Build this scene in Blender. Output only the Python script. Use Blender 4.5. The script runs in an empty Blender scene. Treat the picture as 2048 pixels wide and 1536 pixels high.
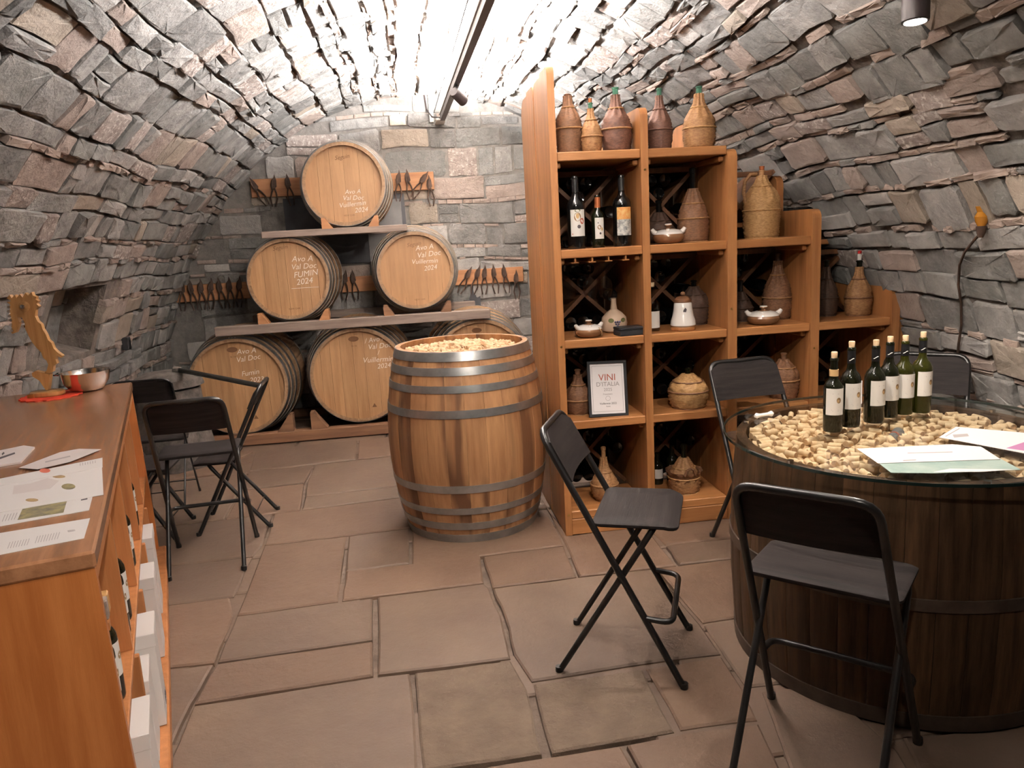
import bpy, math, random
from mathutils import Vector, Matrix
random.seed(7)
PI = math.pi
S = bpy.context.scene
COL = S.collection

# ------------------------------------------------------------------ camera
FPX, TH, RO, PSI, CH = 1540.0, math.radians(10.85), math.radians(3.14), math.radians(7.3), 1.65
cF = Vector((math.sin(PSI)*math.cos(TH), math.cos(PSI)*math.cos(TH), -math.sin(TH)))
_r0 = Vector((math.cos(PSI), -math.sin(PSI), 0)); _u0 = _r0.cross(cF)
cR = _r0*math.cos(RO) - _u0*math.sin(RO)
cU = _r0*math.sin(RO) + _u0*math.cos(RO)
CAM = Vector((0, 0, CH))
cd = bpy.data.cameras.new('camera'); cam = bpy.data.objects.new('camera', cd); COL.objects.link(cam)
cd.sensor_width = 36; cd.lens = FPX/2048*36; cd.clip_start = .02
M3 = Matrix((cR, cU, -cF)).transposed()
cam.matrix_world = Matrix.Translation(CAM) @ M3.to_4x4()
S.camera = cam
def ray(x, y): return (cF + cR*((x-1024)/FPX) - cU*((y-768)/FPX)).normalized()
def onz(x, y, z=0.0): d = ray(x, y); return CAM + d*((z-CH)/d.z)
def ony(x, y, Y): d = ray(x, y); return CAM + d*(Y/d.y)
def proj(p):
    v = Vector(p)-CAM; z = v.dot(cF)
    if z < .05: return None
    return (1024+FPX*v.dot(cR)/z, 768-FPX*v.dot(cU)/z, z)

# ------------------------------------------------------------------ light and exposure
S.view_settings.view_transform = 'Standard'; S.view_settings.look = 'None'
S.view_settings.gamma = 1; S.view_settings.use_curve_mapping = False
S.view_settings.exposure = 0.3
wd = bpy.data.worlds.new('world'); S.world = wd; wd.use_nodes = True
wd.node_tree.nodes['Background'].inputs[0].default_value = (1, .95, .9, 1)
wd.node_tree.nodes['Background'].inputs[1].default_value = .05
TRACK_X, TRACK_Z = .47, 2.77
LIGHTS = dict(up=1500, table=85, front=80, mid=110, near=60, left=210, far=50)

# ------------------------------------------------------------------ materials
MATS = {}
def mat(name, c1, c2=None, rough=.6, metal=0.0, scale=(6, 6, 6), nscale=3.0, detail=6, bump=0.0, bscale=None,
        vary=0.0, trans=0.0, ior=1.45, emit=None, spots=None, coat=0.0, lo=.35, hi=.65, spec=.5):
    m = bpy.data.materials.new(name); m.use_nodes = True
    nt = m.node_tree; N = nt.nodes; L = nt.links
    b = N['Principled BSDF']
    b.inputs['Base Color'].default_value = (*c1, 1); b.inputs['Roughness'].default_value = rough
    b.inputs['Metallic'].default_value = metal; b.inputs['Transmission Weight'].default_value = trans
    b.inputs['IOR'].default_value = ior; b.inputs['Coat Weight'].default_value = coat
    b.inputs['Coat Roughness'].default_value = .15; b.inputs['Specular IOR Level'].default_value = spec
    tc = N.new('ShaderNodeTexCoord'); mp = N.new('ShaderNodeMapping'); mp.inputs['Scale'].default_value = scale
    L.new(tc.outputs['Object'], mp.inputs['Vector'])
    oi = N.new('ShaderNodeObjectInfo')
    sc = N.new('ShaderNodeVectorMath'); sc.operation = 'SCALE'; sc.inputs[0].default_value = (37, 17, 53)
    L.new(oi.outputs['Random'], sc.inputs['Scale'])
    ad = N.new('ShaderNodeVectorMath'); L.new(mp.outputs[0], ad.inputs[0]); L.new(sc.outputs[0], ad.inputs[1])
    vec = ad.outputs[0]; out = None
    if c2:
        n = N.new('ShaderNodeTexNoise'); n.inputs['Scale'].default_value = nscale; n.inputs['Detail'].default_value = detail
        n.inputs['Roughness'].default_value = .62; L.new(vec, n.inputs['Vector'])
        r = N.new('ShaderNodeValToRGB'); r.color_ramp.elements[0].position = lo; r.color_ramp.elements[1].position = hi
        r.color_ramp.elements[0].color = (*c1, 1); r.color_ramp.elements[1].color = (*c2, 1)
        L.new(n.outputs['Fac'], r.inputs[0]); out = r.outputs[0]
    if spots:
        n2 = N.new('ShaderNodeTexNoise'); n2.inputs['Scale'].default_value = spots[1]; n2.inputs['Detail'].default_value = 3
        L.new(vec, n2.inputs['Vector'])
        r2 = N.new('ShaderNodeValToRGB'); r2.color_ramp.elements[0].position = spots[2]; r2.color_ramp.elements[1].position = spots[2]+.08
        L.new(n2.outputs['Fac'], r2.inputs[0])
        mx = N.new('ShaderNodeMix'); mx.data_type = 'RGBA'; L.new(r2.outputs[0], mx.inputs[0])
        if out: L.new(out, mx.inputs[6])
        else: mx.inputs[6].default_value = (*c1, 1)
        mx.inputs[7].default_value = (*spots[0], 1); out = mx.outputs[2]
    if vary:
        hs = N.new('ShaderNodeHueSaturation'); ma = N.new('ShaderNodeMath'); ma.operation = 'MULTIPLY_ADD'
        ma.inputs[1].default_value = 2*vary; ma.inputs[2].default_value = 1-vary
        L.new(oi.outputs['Random'], ma.inputs[0]); L.new(ma.outputs[0], hs.inputs['Value'])
        if out: L.new(out, hs.inputs['Color'])
        else: hs.inputs['Color'].default_value = (*c1, 1)
        out = hs.outputs[0]
    if out: L.new(out, b.inputs['Base Color'])
    if bump:
        n3 = N.new('ShaderNodeTexNoise'); n3.inputs['Scale'].default_value = bscale or nscale*3; n3.inputs['Detail'].default_value = 12
        n3.inputs['Roughness'].default_value = .7; L.new(vec, n3.inputs['Vector'])
        bp = N.new('ShaderNodeBump'); bp.inputs['Strength'].default_value = 1.0; bp.inputs['Distance'].default_value = bump
        L.new(n3.outputs['Fac'], bp.inputs['Height']); L.new(bp.outputs[0], b.inputs['Normal'])
    if emit:
        b.inputs['Emission Color'].default_value = (*emit[0], 1); b.inputs['Emission Strength'].default_value = emit[1]
    MATS[name] = m
    return m
def wood(name, c1, c2, axis=2, rough=.5, across=9, along=.7, vary=.12, coat=.0, bump=.0012, spec=.5):
    s = [across]*3; s[axis] = along
    return mat(name, c1, c2, rough=rough, scale=tuple(s), nscale=2.6, detail=10, bump=bump, bscale=9, vary=vary, coat=coat, lo=.36, hi=.64, spec=spec)

one = (1, 1, 1)
mat('stone_grey', (0.209, 0.202, 0.193), (0.383, 0.368, 0.349), rough=.85, scale=one, nscale=6, bump=0.038, bscale=13, vary=.34)
mat('stone_green', (0.168, 0.167, 0.159), (0.306, 0.298, 0.282), rough=.85, scale=one, nscale=5, bump=0.034, bscale=11, vary=.32)
mat('stone_light', (0.367, 0.353, 0.338), (0.530, 0.502, 0.473), rough=.85, scale=one, nscale=5, bump=0.030, bscale=11, vary=.18)
mat('stone_pink', (0.387, 0.307, 0.265), (0.543, 0.452, 0.399), rough=.88, scale=one, nscale=6, bump=0.042, bscale=16, vary=.18)
mat('stone_tan', (0.388, 0.323, 0.259), (0.525, 0.449, 0.374), rough=.88, scale=one, nscale=5, bump=0.038, bscale=13, vary=.2)
mat('stone_speckled', (0.378, 0.298, 0.265), (0.566, 0.498, 0.453), rough=.85, scale=one, nscale=14, bump=0.045, bscale=18, vary=.12, spots=((.78, .72, .67), 38, .55))
mat('mortar', (0.100, 0.084, 0.071), (0.231, 0.193, 0.167), rough=.95, scale=one, nscale=9, bump=.03, bscale=14)
mat('mortar_light', (.13, .12, .11), (.24, .22, .20), rough=.95, scale=one, nscale=9, bump=.012, bscale=20)
mat('chip', (0.259, 0.195, 0.163), (0.399, 0.323, 0.278), rough=.9, scale=one, nscale=8, bump=.01, bscale=20)
mat('flag_a', (0.109, 0.064, 0.041), (0.145, 0.090, 0.059), rough=.62, scale=one, nscale=2.2, bump=.006, bscale=26, vary=.10, detail=9)
mat('flag_b', (0.094, 0.060, 0.042), (0.126, 0.084, 0.057), rough=.6, scale=one, nscale=1.8, bump=.004, bscale=20, vary=.10, detail=9)
mat('flag_c', (0.129, 0.088, 0.061), (0.175, 0.124, 0.086), rough=.68, scale=one, nscale=7, bump=.012, bscale=34, vary=.06)
mat('joint', (.09, .065, .05), (.17, .125, .095), rough=.95, scale=one, nscale=12, bump=.01, bscale=30)
wood('pine_v', (0.270, 0.109, 0.035), (0.405, 0.179, 0.063), 2, .42, coat=.15)
wood('pine_h', (0.288, 0.117, 0.037), (0.423, 0.192, 0.070), 0, .42, coat=.15)
wood('pine_y', (0.270, 0.104, 0.032), (0.396, 0.174, 0.059), 1, .42, coat=.15)
wood('pine_dark', (.09, .038, .016), (.16, .07, .03), 2, .5)  # on the rack's rear slats and boards, cell shade put into the colour
wood('counter_top', (.23, .105, .05), (.36, .17, .085), 1, .22, coat=.45, vary=.05)
wood('counter_side', (.37, .115, .028), (.48, .17, .048), 2, .38, coat=.2, vary=.04)
wood('counter_front', (.33, .125, .04), (.46, .19, .07), 2, .42, coat=.1)
mat('oak_stave', (.28, .13, .057), (.47, .255, .118), rough=.5, scale=(12, 12, .9), nscale=2.2, detail=8, bump=.0012, bscale=9, vary=.10, lo=.3, hi=.7, spots=((.13, .058, .026), .55, .56))
wood('oak_stave_pile', (.22, .125, .065), (.36, .225, .125), 2, .55, across=14, vary=.14)
wood('oak_head', (.33, .175, .08), (.44, .255, .125), 1, .5, across=10, vary=.07)
wood('oak_rim', (.40, .21, .08), (.55, .31, .14), 2, .5)
wood('old_oak', (0.031, 0.016, 0.008), (0.089, 0.046, 0.022), 2, .5, across=11, vary=.3, spec=.25)
wood('plank_grey', (.15, .11, .09), (.26, .20, .165), 0, .75)
wood('plank_brown', (.12, .055, .028), (.20, .10, .05), 0, .7)
wood('board_brown', (.28, .12, .05), (.42, .20, .09), 0, .6)
wood('trophy_wood', (.38, .19, .06), (.52, .29, .11), 2, .4, across=20, vary=.02, coat=.2)
wood('black_wood', (.012, .010, .010), (.022, .018, .017), 1, .6, across=20, vary=.05, bump=.0008, spec=.10)
mat('black_metal', (.010, .0095, .0095), rough=.32, metal=0, coat=.1)
mat('zinc', (.34, .35, .35), (.52, .53, .53), rough=.34, metal=.85, scale=one, nscale=7, bump=.0006, bscale=30)
mat('dark_hoop', (.045, .032, .024), (.085, .06, .045), rough=.5, metal=.4, scale=one, nscale=8)
mat('hoop_pile', (.16, .15, .14), (.28, .265, .25), rough=.45, metal=.75, scale=one, nscale=8)
mat('rust', (.035, .02, .014), (.085, .05, .034), rough=.75, metal=.4, scale=one, nscale=20, bump=.001)
mat('steel', (.6, .59, .57), rough=.16, metal=1)
mat('brass', (.55, .36, .13), rough=.3, metal=1)
mat('track_black', (.03, .022, .022), rough=.45)
mat('led', (1, 1, 1), rough=.5, emit=((1, .97, .94), 14))
mat('lamp_face', (1, 1, 1), rough=.5, emit=((1, .93, .84), 9))
mat('white_paint', (.7, .68, .65), rough=.5)
mat('paper', (.64, .605, .595), rough=.6)
mat('paper_pink', (.56, .50, .49), rough=.6)
mat('paper_teal', (.20, .29, .26), (.33, .40, .36), rough=.6, scale=one, nscale=9)
mat('photo_print', (.08, .075, .08), (.34, .29, .13), rough=.4, scale=one, nscale=28)
mat('ink', (.05, .04, .045), rough=.7)
mat('ink_grey', (.32, .29, .29), rough=.7)
mat('ink_red', (.42, .10, .06), rough=.7)
mat('ink_brown', (.26, .15, .07), rough=.7)
mat('ink_purple', (.38, .16, .30), rough=.7)
mat('print_brown', (.20, .11, .06), (.36, .25, .11), rough=.6, scale=one, nscale=60)
mat('carton', (.68, .64, .62), rough=.55)
mat('glass_black', (.004, .004, .004), rough=.06, coat=.1)
mat('glass_dark', (.006, .0065, .003), rough=.05, coat=.1)
mat('glass_olive', (.05, .052, .008), rough=.05, trans=.55, ior=1.3, coat=.4)
mat('glass_teal', (.10, .26, .18), rough=.08, trans=.5, ior=1.3)
def thin_glass(name, tint, base=.045, k=.85):
    m = bpy.data.materials.new(name); m.use_nodes = True; nt = m.node_tree; nt.nodes.clear(); N = nt.nodes.new
    o = N('ShaderNodeOutputMaterial'); mx = N('ShaderNodeMixShader'); lw = N('ShaderNodeLayerWeight'); lw.inputs[0].default_value = .5
    p = N('ShaderNodeMath'); p.operation = 'POWER'; p.inputs[1].default_value = 4.5
    q = N('ShaderNodeMath'); q.operation = 'MULTIPLY_ADD'; q.inputs[1].default_value = k; q.inputs[2].default_value = base
    tr_ = N('ShaderNodeBsdfTransparent'); tr_.inputs[0].default_value = (*tint, 1); gl = N('ShaderNodeBsdfGlossy'); gl.inputs['Roughness'].default_value = .01
    for a, b in ((lw.outputs['Facing'], p.inputs[0]), (p.outputs[0], q.inputs[0]), (q.outputs[0], mx.inputs[0]), (tr_.outputs[0], mx.inputs[1]), (gl.outputs[0], mx.inputs[2]), (mx.outputs[0], o.inputs[0])): nt.links.new(a, b)
    MATS[name] = m
thin_glass('glass_clear', (.96, .97, .97))
thin_glass('glass_top', (.97, .985, .98), .03, .5)
mat('glass_edge', (.01, .02, .018), rough=.1)
mat('cork', (.56, .37, .20), (.74, .55, .35), rough=.8, scale=one, nscale=45, vary=.10, bump=.0008, bscale=90, lo=.3, hi=.6)
mat('cork_end', (.34, .20, .11), (.56, .37, .21), rough=.85, scale=one, nscale=30)
mat('label_white', (.70, .675, .64), rough=.55)
mat('label_art_top', (.60, .22, .05), (.66, .42, .16), rough=.5, scale=one, nscale=60)
mat('label_art_low', (.09, .10, .11), (.62, .62, .58), rough=.5, scale=one, nscale=50)
mat('capsule_copper', (.42, .13, .05), rough=.35, metal=.5)
mat('capsule_black', (.010, .010, .011), rough=.3)
mat('paper_band', (.55, .36, .17), rough=.6)
mat('ceramic_white', (.78, .74, .70), rough=.15, coat=.5)
mat('ceramic_brown', (.16, .075, .035), (.24, .12, .06), rough=.22, scale=one, nscale=10, coat=.4)
mat('ceramic_beige', (.50, .37, .27), rough=.45)
mat('vase_green', (.10, .11, .04), rough=.5)
mat('vase_blue', (.05, .055, .13), rough=.5)
mat('niche_shade', (.035, .035, .04), (.06, .06, .065), rough=.7, scale=one, nscale=4)
mat('shutter', (.12, .115, .115), (.20, .195, .19), rough=.7, scale=one, nscale=3)
mat('stump', (.045, .038, .033), (.13, .11, .095), rough=.85, scale=one, nscale=12, bump=.012, bscale=25)
mat('doily', (.62, .05, .02), rough=.85)
mat('chalk', (.80, .72, .64), rough=.9)
mat('brand_ink', (.13, .06, .025), rough=.8)
mat('amber', (.62, .26, .03), rough=.15, trans=.4)
mat('red_cap', (.5, .02, .02), rough=.4)
mat('frame_black', (.018, .019, .022), rough=.4)
mat('certificate', (.76, .73, .74), rough=.5)
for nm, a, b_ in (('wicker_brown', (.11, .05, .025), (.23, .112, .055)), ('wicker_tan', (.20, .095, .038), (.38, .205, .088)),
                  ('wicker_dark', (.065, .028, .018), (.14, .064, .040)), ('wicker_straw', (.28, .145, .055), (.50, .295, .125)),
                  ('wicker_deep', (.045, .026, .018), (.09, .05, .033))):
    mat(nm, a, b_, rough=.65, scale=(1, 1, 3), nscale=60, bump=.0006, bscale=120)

# ------------------------------------------------------------------ mesh helpers
class MB:
    def __init__(s): s.v = []; s.f = []; s.mi = []; s.cur = 0
    def add(s, vs, fs):
        o = len(s.v); s.v += [tuple(p) for p in vs]; s.f += [tuple(i+o for i in f) for f in fs]; s.mi += [s.cur]*len(fs); return s
    def box(s, x0, x1, y0, y1, z0, z1, bev=0.0):
        if bev <= 0:
            vs = [(x, y, z) for x in (x0, x1) for y in (y0, y1) for z in (z0, z1)]
            return s.add(vs, [(0, 1, 3, 2), (4, 6, 7, 5), (0, 4, 5, 1), (2, 3, 7, 6), (0, 2, 6, 4), (1, 5, 7, 3)])
        b = min(bev, (x1-x0)*.45, (y1-y0)*.45, (z1-z0)*.45)
        vs = []; idx = {}
        for i, x in enumerate((x0, x1)):
            for j, y in enumerate((y0, y1)):
                for k, z in enumerate((z0, z1)):
                    sx, sy, sz = (1-2*i), (1-2*j), (1-2*k)
                    for a in range(3):
                        p = [x+sx*b, y+sy*b, z+sz*b]; p[a] = (x, y, z)[a]
                        idx[(i, j, k, a)] = len(vs); vs.append(tuple(p))
        q = lambda i, j, k, a: idx[(i, j, k, a)]
        fs = []
        for i in (0, 1):
            fs.append(tuple(q(i, j, k, 0) for j, k in ((0, 0), (0, 1), (1, 1), (1, 0))))
            fs.append(tuple(q(j, i, k, 1) for j, k in ((0, 0), (1, 0), (1, 1), (0, 1))))
            fs.append(tuple(q(j, k, i, 2) for j, k in ((0, 0), (0, 1), (1, 1), (1, 0))))
            for j in (0, 1):
                fs.append((q(i, j, 0, 0), q(i, j, 1, 0), q(i, j, 1, 1), q(i, j, 0, 1)))
                fs.append((q(i, 0, j, 0), q(i, 1, j, 0), q(i, 1, j, 2), q(i, 0, j, 2)))
                fs.append((q(0, i, j, 1), q(1, i, j, 1), q(1, i, j, 2), q(0, i, j, 2)))
                for k in (0, 1): fs.append((q(i, j, k, 0), q(i, j, k, 1), q(i, j, k, 2)))
        return s.add(vs, fs)
    def prism(s, pts, ax, lo, hi):
        """outline pts (2d) extruded along axis ax between lo and hi; ax 0: pts=(y,z), 1: (x,z), 2: (x,y)"""
        n = len(pts)
        def P(p, t): return ((t, p[0], p[1]), (p[0], t, p[1]), (p[0], p[1], t))[ax]
        vs = [P(p, lo) for p in pts]+[P(p, hi) for p in pts]
        fs = [tuple(range(n)), tuple(range(2*n-1, n-1, -1))]+[(i, i+n, (i+1) % n+n, (i+1) % n) for i in range(n)]
        return s.add(vs, fs)
    def tube(s, path, r, n=8, closed=False):
        P = [Vector(p) for p in path]; m = len(P)
        T = []
        for i in range(m):
            a = P[i-1] if (i or closed) else P[i]; b = P[(i+1) % m] if (i < m-1 or closed) else P[i]
            T.append((b-a).normalized())
        up = Vector((0, 0, 1)) if abs(T[0].z) < .9 else Vector((1, 0, 0))
        nx = T[0].cross(up).normalized(); vs = []
        for i in range(m):
            nx = (nx - T[i]*nx.dot(T[i])).normalized(); ny = T[i].cross(nx)
            rr = r[i] if isinstance(r, (list, tuple)) else r
            for k in range(n):
                a = 2*PI*k/n; vs.append(P[i]+nx*(rr*math.cos(a))+ny*(rr*math.sin(a)))
        fs = []
        for i in range(m if closed else m-1):
            j = (i+1) % m
            for k in range(n): fs.append((i*n+k, i*n+(k+1) % n, j*n+(k+1) % n, j*n+k))
        if not closed: fs += [tuple(range(n-1, -1, -1)), tuple(range((m-1)*n, m*n))]
        return s.add(vs, fs)
    def lathe(s, prof, n=24, c=(0, 0, 0), off=None, caps=True):
        vs = []; m = len(prof)
        for j, (r, z) in enumerate(prof):
            for k in range(n):
                a = 2*PI*k/n; rr = r+(off(j, k) if off else 0)
                vs.append((c[0]+rr*math.cos(a), c[1]+rr*math.sin(a), c[2]+z))
        fs = [(j*n+k, j*n+(k+1) % n, (j+1)*n+(k+1) % n, (j+1)*n+k) for j in range(m-1) for k in range(n)]
        if caps:
            fs.append(tuple(range(n-1, -1, -1))); fs.append(tuple(range((m-1)*n, m*n)))
        return s.add(vs, fs)
    def ring(s, prof, n=48, c=(0, 0, 0)):
        """closed profile revolved"""
        m = len(prof); vs = []
        for (r, z) in prof:
            for k in range(n):
                a = 2*PI*k/n; vs.append((c[0]+r*math.cos(a), c[1]+r*math.sin(a), c[2]+z))
        fs = [(j*n+k, j*n+(k+1) % n, ((j+1) % m)*n+(k+1) % n, ((j+1) % m)*n+k) for j in range(m) for k in range(n)]
        return s.add(vs, fs)
    def cyl(s, a, b, r, n=12): return s.tube([a, b], r, n)
    def wrap(s, pts, r, z0=0, a0=-PI/2):
        """flat outline (u,v) wrapped on a cylinder of radius r, u=0 looking along -y"""
        vs = [(r*math.cos(a0+u/r), r*math.sin(a0+u/r), z0+v) for u, v in pts]
        return s.add(vs, [tuple(range(len(vs)))])
    def patch(s, r, u0, u1, z0, z1, a0=-PI/2, n=8):
        vs = []
        for i in range(n+1):
            u = u0+(u1-u0)*i/n; a = a0+u/r
            vs += [(r*math.cos(a), r*math.sin(a), z0), (r*math.cos(a), r*math.sin(a), z1)]
        return s.add(vs, [(2*i, 2*i+2, 2*i+3, 2*i+1) for i in range(n)])
    def mesh(s, name, mats, smooth=None):
        me = bpy.data.meshes.new(name); me.from_pydata(s.v, [], s.f)
        for m in ([mats] if isinstance(mats, str) else mats): me.materials.append(MATS[m])
        if any(s.mi): me.polygons.foreach_set('material_index', s.mi)
        me.validate(); me.update()
        if smooth is not None:
            me.shade_smooth(); me.set_sharp_from_angle(angle=smooth)
        return me
    def build(s, name, mats, parent=None, smooth=None, loc=None, rot=None):
        return link(name, s.mesh(name, mats, smooth), parent, loc, rot)
def link(name, me, parent=None, loc=None, rot=None):
    o = bpy.data.objects.new(name, me); COL.objects.link(o)
    if parent: o.parent = parent
    if loc is not None: o.location = loc
    if rot is not None: o.rotation_euler = rot
    return o
def tag(o, label, cat, group=None):
    o['label'] = label; o['category'] = cat
    if group: o['group'] = group
    return o
def thing(name, label, cat, loc=(0, 0, 0), rz=0, group=None, rot=None):
    o = bpy.data.objects.new(name, None); COL.objects.link(o); o.location = loc
    o.rotation_euler = rot if rot else (0, 0, rz); o.empty_display_size = .05
    return tag(o, label, cat, group)
def struct(o): o['kind'] = 'structure'; return o
def copy_tree(o, parent=None):
    c = o.copy(); COL.objects.link(c); c.parent = parent
    for ch in list(o.children): copy_tree(ch, c)
    return c
SM = .6
def text(name, body, size, loc, rot, material, parent, shear=0.0, space=1.0, extrude=.0004, align='CENTER', line=.9):
    cu = bpy.data.curves.new(name, 'FONT'); cu.body = body; cu.size = size; cu.shear = shear; cu.space_character = space
    cu.align_x = align; cu.align_y = 'CENTER'; cu.extrude = extrude; cu.resolution_u = 3; cu.space_line = line
    t = bpy.data.objects.new(name, cu); COL.objects.link(t)
    dg = bpy.context.evaluated_depsgraph_get(); dg.update()
    me = bpy.data.meshes.new_from_object(t.evaluated_get(dg)); me.name = name
    bpy.data.objects.remove(t); bpy.data.curves.remove(cu)
    me.materials.clear(); me.materials.append(MATS[material])
    return link(name, me, parent, loc, rot)

# ------------------------------------------------------------------ vault shell
VX, VA, VB = .25, 2.68, 3.05          # centre line, half width, height
Y0, YB = -2.2, 7.85                   # front end behind the viewer, back wall
NT = 400
_arc = [0.0]; _ph = [PI*i/NT for i in range(NT+1)]
def ell(ph): return (VX-VA*math.cos(ph), VB*math.sin(ph))
for i in range(NT):
    a, b = ell(_ph[i]), ell(_ph[i+1]); _arc.append(_arc[-1]+math.hypot(a[0]-b[0], a[1]-b[1]))
STOT = _arc[-1]
def s2ph(s):
    s = min(max(s, 0), STOT); lo, hi = 0, NT
    while hi-lo > 1:
        m = (lo+hi)//2
        if _arc[m] <= s: lo = m
        else: hi = m
    return _ph[lo]+(PI/NT)*(s-_arc[lo])/max(_arc[hi]-_arc[lo], 1e-9)
def vpoint(y, s, h=0.0):
    ph = s2ph(s); x, z = ell(ph)
    nx, nz = math.cos(ph)/VA, -math.sin(ph)/VB; l = math.hypot(nx, nz)
    return Vector((x+nx/l*h, y, z+nz/l*h))
def bpoint(x, z, h=0.0): return Vector((x, YB-h, z))
def wallx(z, side=1): return VX+side*VA*math.sqrt(max(0, 1-(z/VB)**2))
S_A = _arc[int(NT*62/180)]; S_B = STOT-S_A

def shell(name, s0, s1, niche=None):
    m = MB(); n = 24
    ss = [s0+(s1-s0)*i/n for i in range(n+1)]; ys = [Y0, YB+.1]
    if niche:
        ya, yb, sa, sb = niche
        ss = sorted([q for q in ss if abs(q-sa) > .03 and abs(q-sb) > .03]+[sa, sb]); ys = [Y0, ya, yb, YB+.1]
    for hh in (-.004, -.30):
        for a, b in zip(ss, ss[1:]):
            for c, d in zip(ys, ys[1:]):
                if niche and hh > -.1 and ya <= c < yb and sa <= a < sb-1e-6: continue
                m.add([vpoint(c, a, hh), vpoint(d, a, hh), vpoint(d, b, hh), vpoint(c, b, hh)], [(0, 1, 2, 3)])
    if niche:
        D = -.26
        f = lambda p, q: m.add([vpoint(*p, -.004), vpoint(*q, -.004), vpoint(*q, D), vpoint(*p, D)], [(0, 1, 2, 3)])
        f((ya, sa), (yb, sa)); f((ya, sb), (yb, sb)); f((ya, sa), (ya, sb)); f((yb, sa), (yb, sb))
        m.add([vpoint(ya, sa, D), vpoint(yb, sa, D), vpoint(yb, sb, D), vpoint(ya, sb, D)], [(0, 1, 2, 3)])
    return struct(m.build(name, 'mortar'))
def onwall(px, py, off=.03, side=1):
    d = ray(px, py); t_ = .5
    while t_ < 9:
        p = CAM+d*t_
        if (side > 0 and p.x > wallx(p.z)-off) or (side < 0 and p.x < wallx(p.z, -1)+off): return p
        t_ += .004
    return p
def z2s(z): return _arc[int(round(NT*math.asin(min(1, z/VB))/PI))]
_na, _nb = onwall(112, 582, 0, -1), onwall(182, 700, 0, -1)
NICHE = (_na.y, _nb.y, z2s(_nb.z), z2s(_na.z))
print('niche', NICHE)
wall_left = shell('wall_left', 0, S_A, NICHE); ceiling = shell('ceiling', S_A, S_B); wall_right = shell('wall_right', S_B, STOT)
def arch(y): return [(*ell(PI*i/40),) for i in range(41)]
m = MB(); m.prism([(x, z) for x, z in arch(0)], 1, YB, YB+.25); wall_back = struct(m.build('wall_back', 'mortar_light'))
m = MB(); m.prism([(x, z) for x, z in arch(0)], 1, Y0-.25, Y0); wall_front = struct(m.build('wall_front', 'stone_pink'))
m = MB(); m.box(-2.8, 3.3, Y0, YB+.1, -.2, -.022); floor = struct(m.build('floor', 'joint'))

def stone_mesh(P, ca, cb, a0, a1, b0, b1, hgt, gap, rnd, tilt=.3):
    """one stone: irregular outline in surface coords (a along course, b across); P(a,b,h) -> 3d"""
    w, d = a1-a0, b1-b0
    j = min(w, d)*rnd
    R = lambda k=1: random.uniform(-j, j)*k
    a0 += gap; a1 -= gap; b0 += gap; b1 -= gap
    c = min(w, d)*random.uniform(.03, .15)
    out = [(a0+c, b0+abs(R(.5))), ((a0+a1)/2+R(), b0+abs(R(.7))), (a1-c, b0+abs(R(.5))), (a1-abs(R(.5)), b0+c),
           (a1-abs(R(.6)), (b0+b1)/2+R()), (a1-abs(R(.5)), b1-c), (a1-c*1.2, b1-abs(R(.5))), ((a0+a1)/2+R(), b1-abs(R(.7))),
           (a0+c, b1-abs(R(.5))), (a0+abs(R(.5)), b1-c), (a0+abs(R(.6)), (b0+b1)/2+R()), (a0+abs(R(.5)), b0+c)]
    ta, tb = random.uniform(-tilt, tilt)*hgt, random.uniform(-tilt, tilt)*hgt
    am, bm = (a0+a1)/2, (b0+b1)/2
    H = lambda a, b: hgt+ta*(a-am)/max(w, .01)*2+tb*(b-bm)/max(d, .01)*2
    vs = []; n = len(out); org = P(am, bm, 0)
    for a, b in out: vs.append(P(a, b, -.02)-org)
    for a, b in out: vs.append(P(a, b, H(a, b)-hgt*random.uniform(.02, .22))-org)
    for a, b in out:
        t = random.uniform(.80, .95); aa, bb = am+(a-am)*t, bm+(b-bm)*t
        vs.append(P(aa, bb, H(aa, bb)+random.uniform(-.12, .22)*hgt)-org)
    vs.append(P(am, bm, H(am, bm)+random.uniform(0, .25)*hgt)-org)
    fs = []
    for i in range(n):
        k = (i+1) % n
        fs += [(i, k, n+k, n+i), (n+i, n+k, 2*n+k, 2*n+i), (2*n+i, 2*n+k, 3*n)]
    return vs, fs, org

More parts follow.
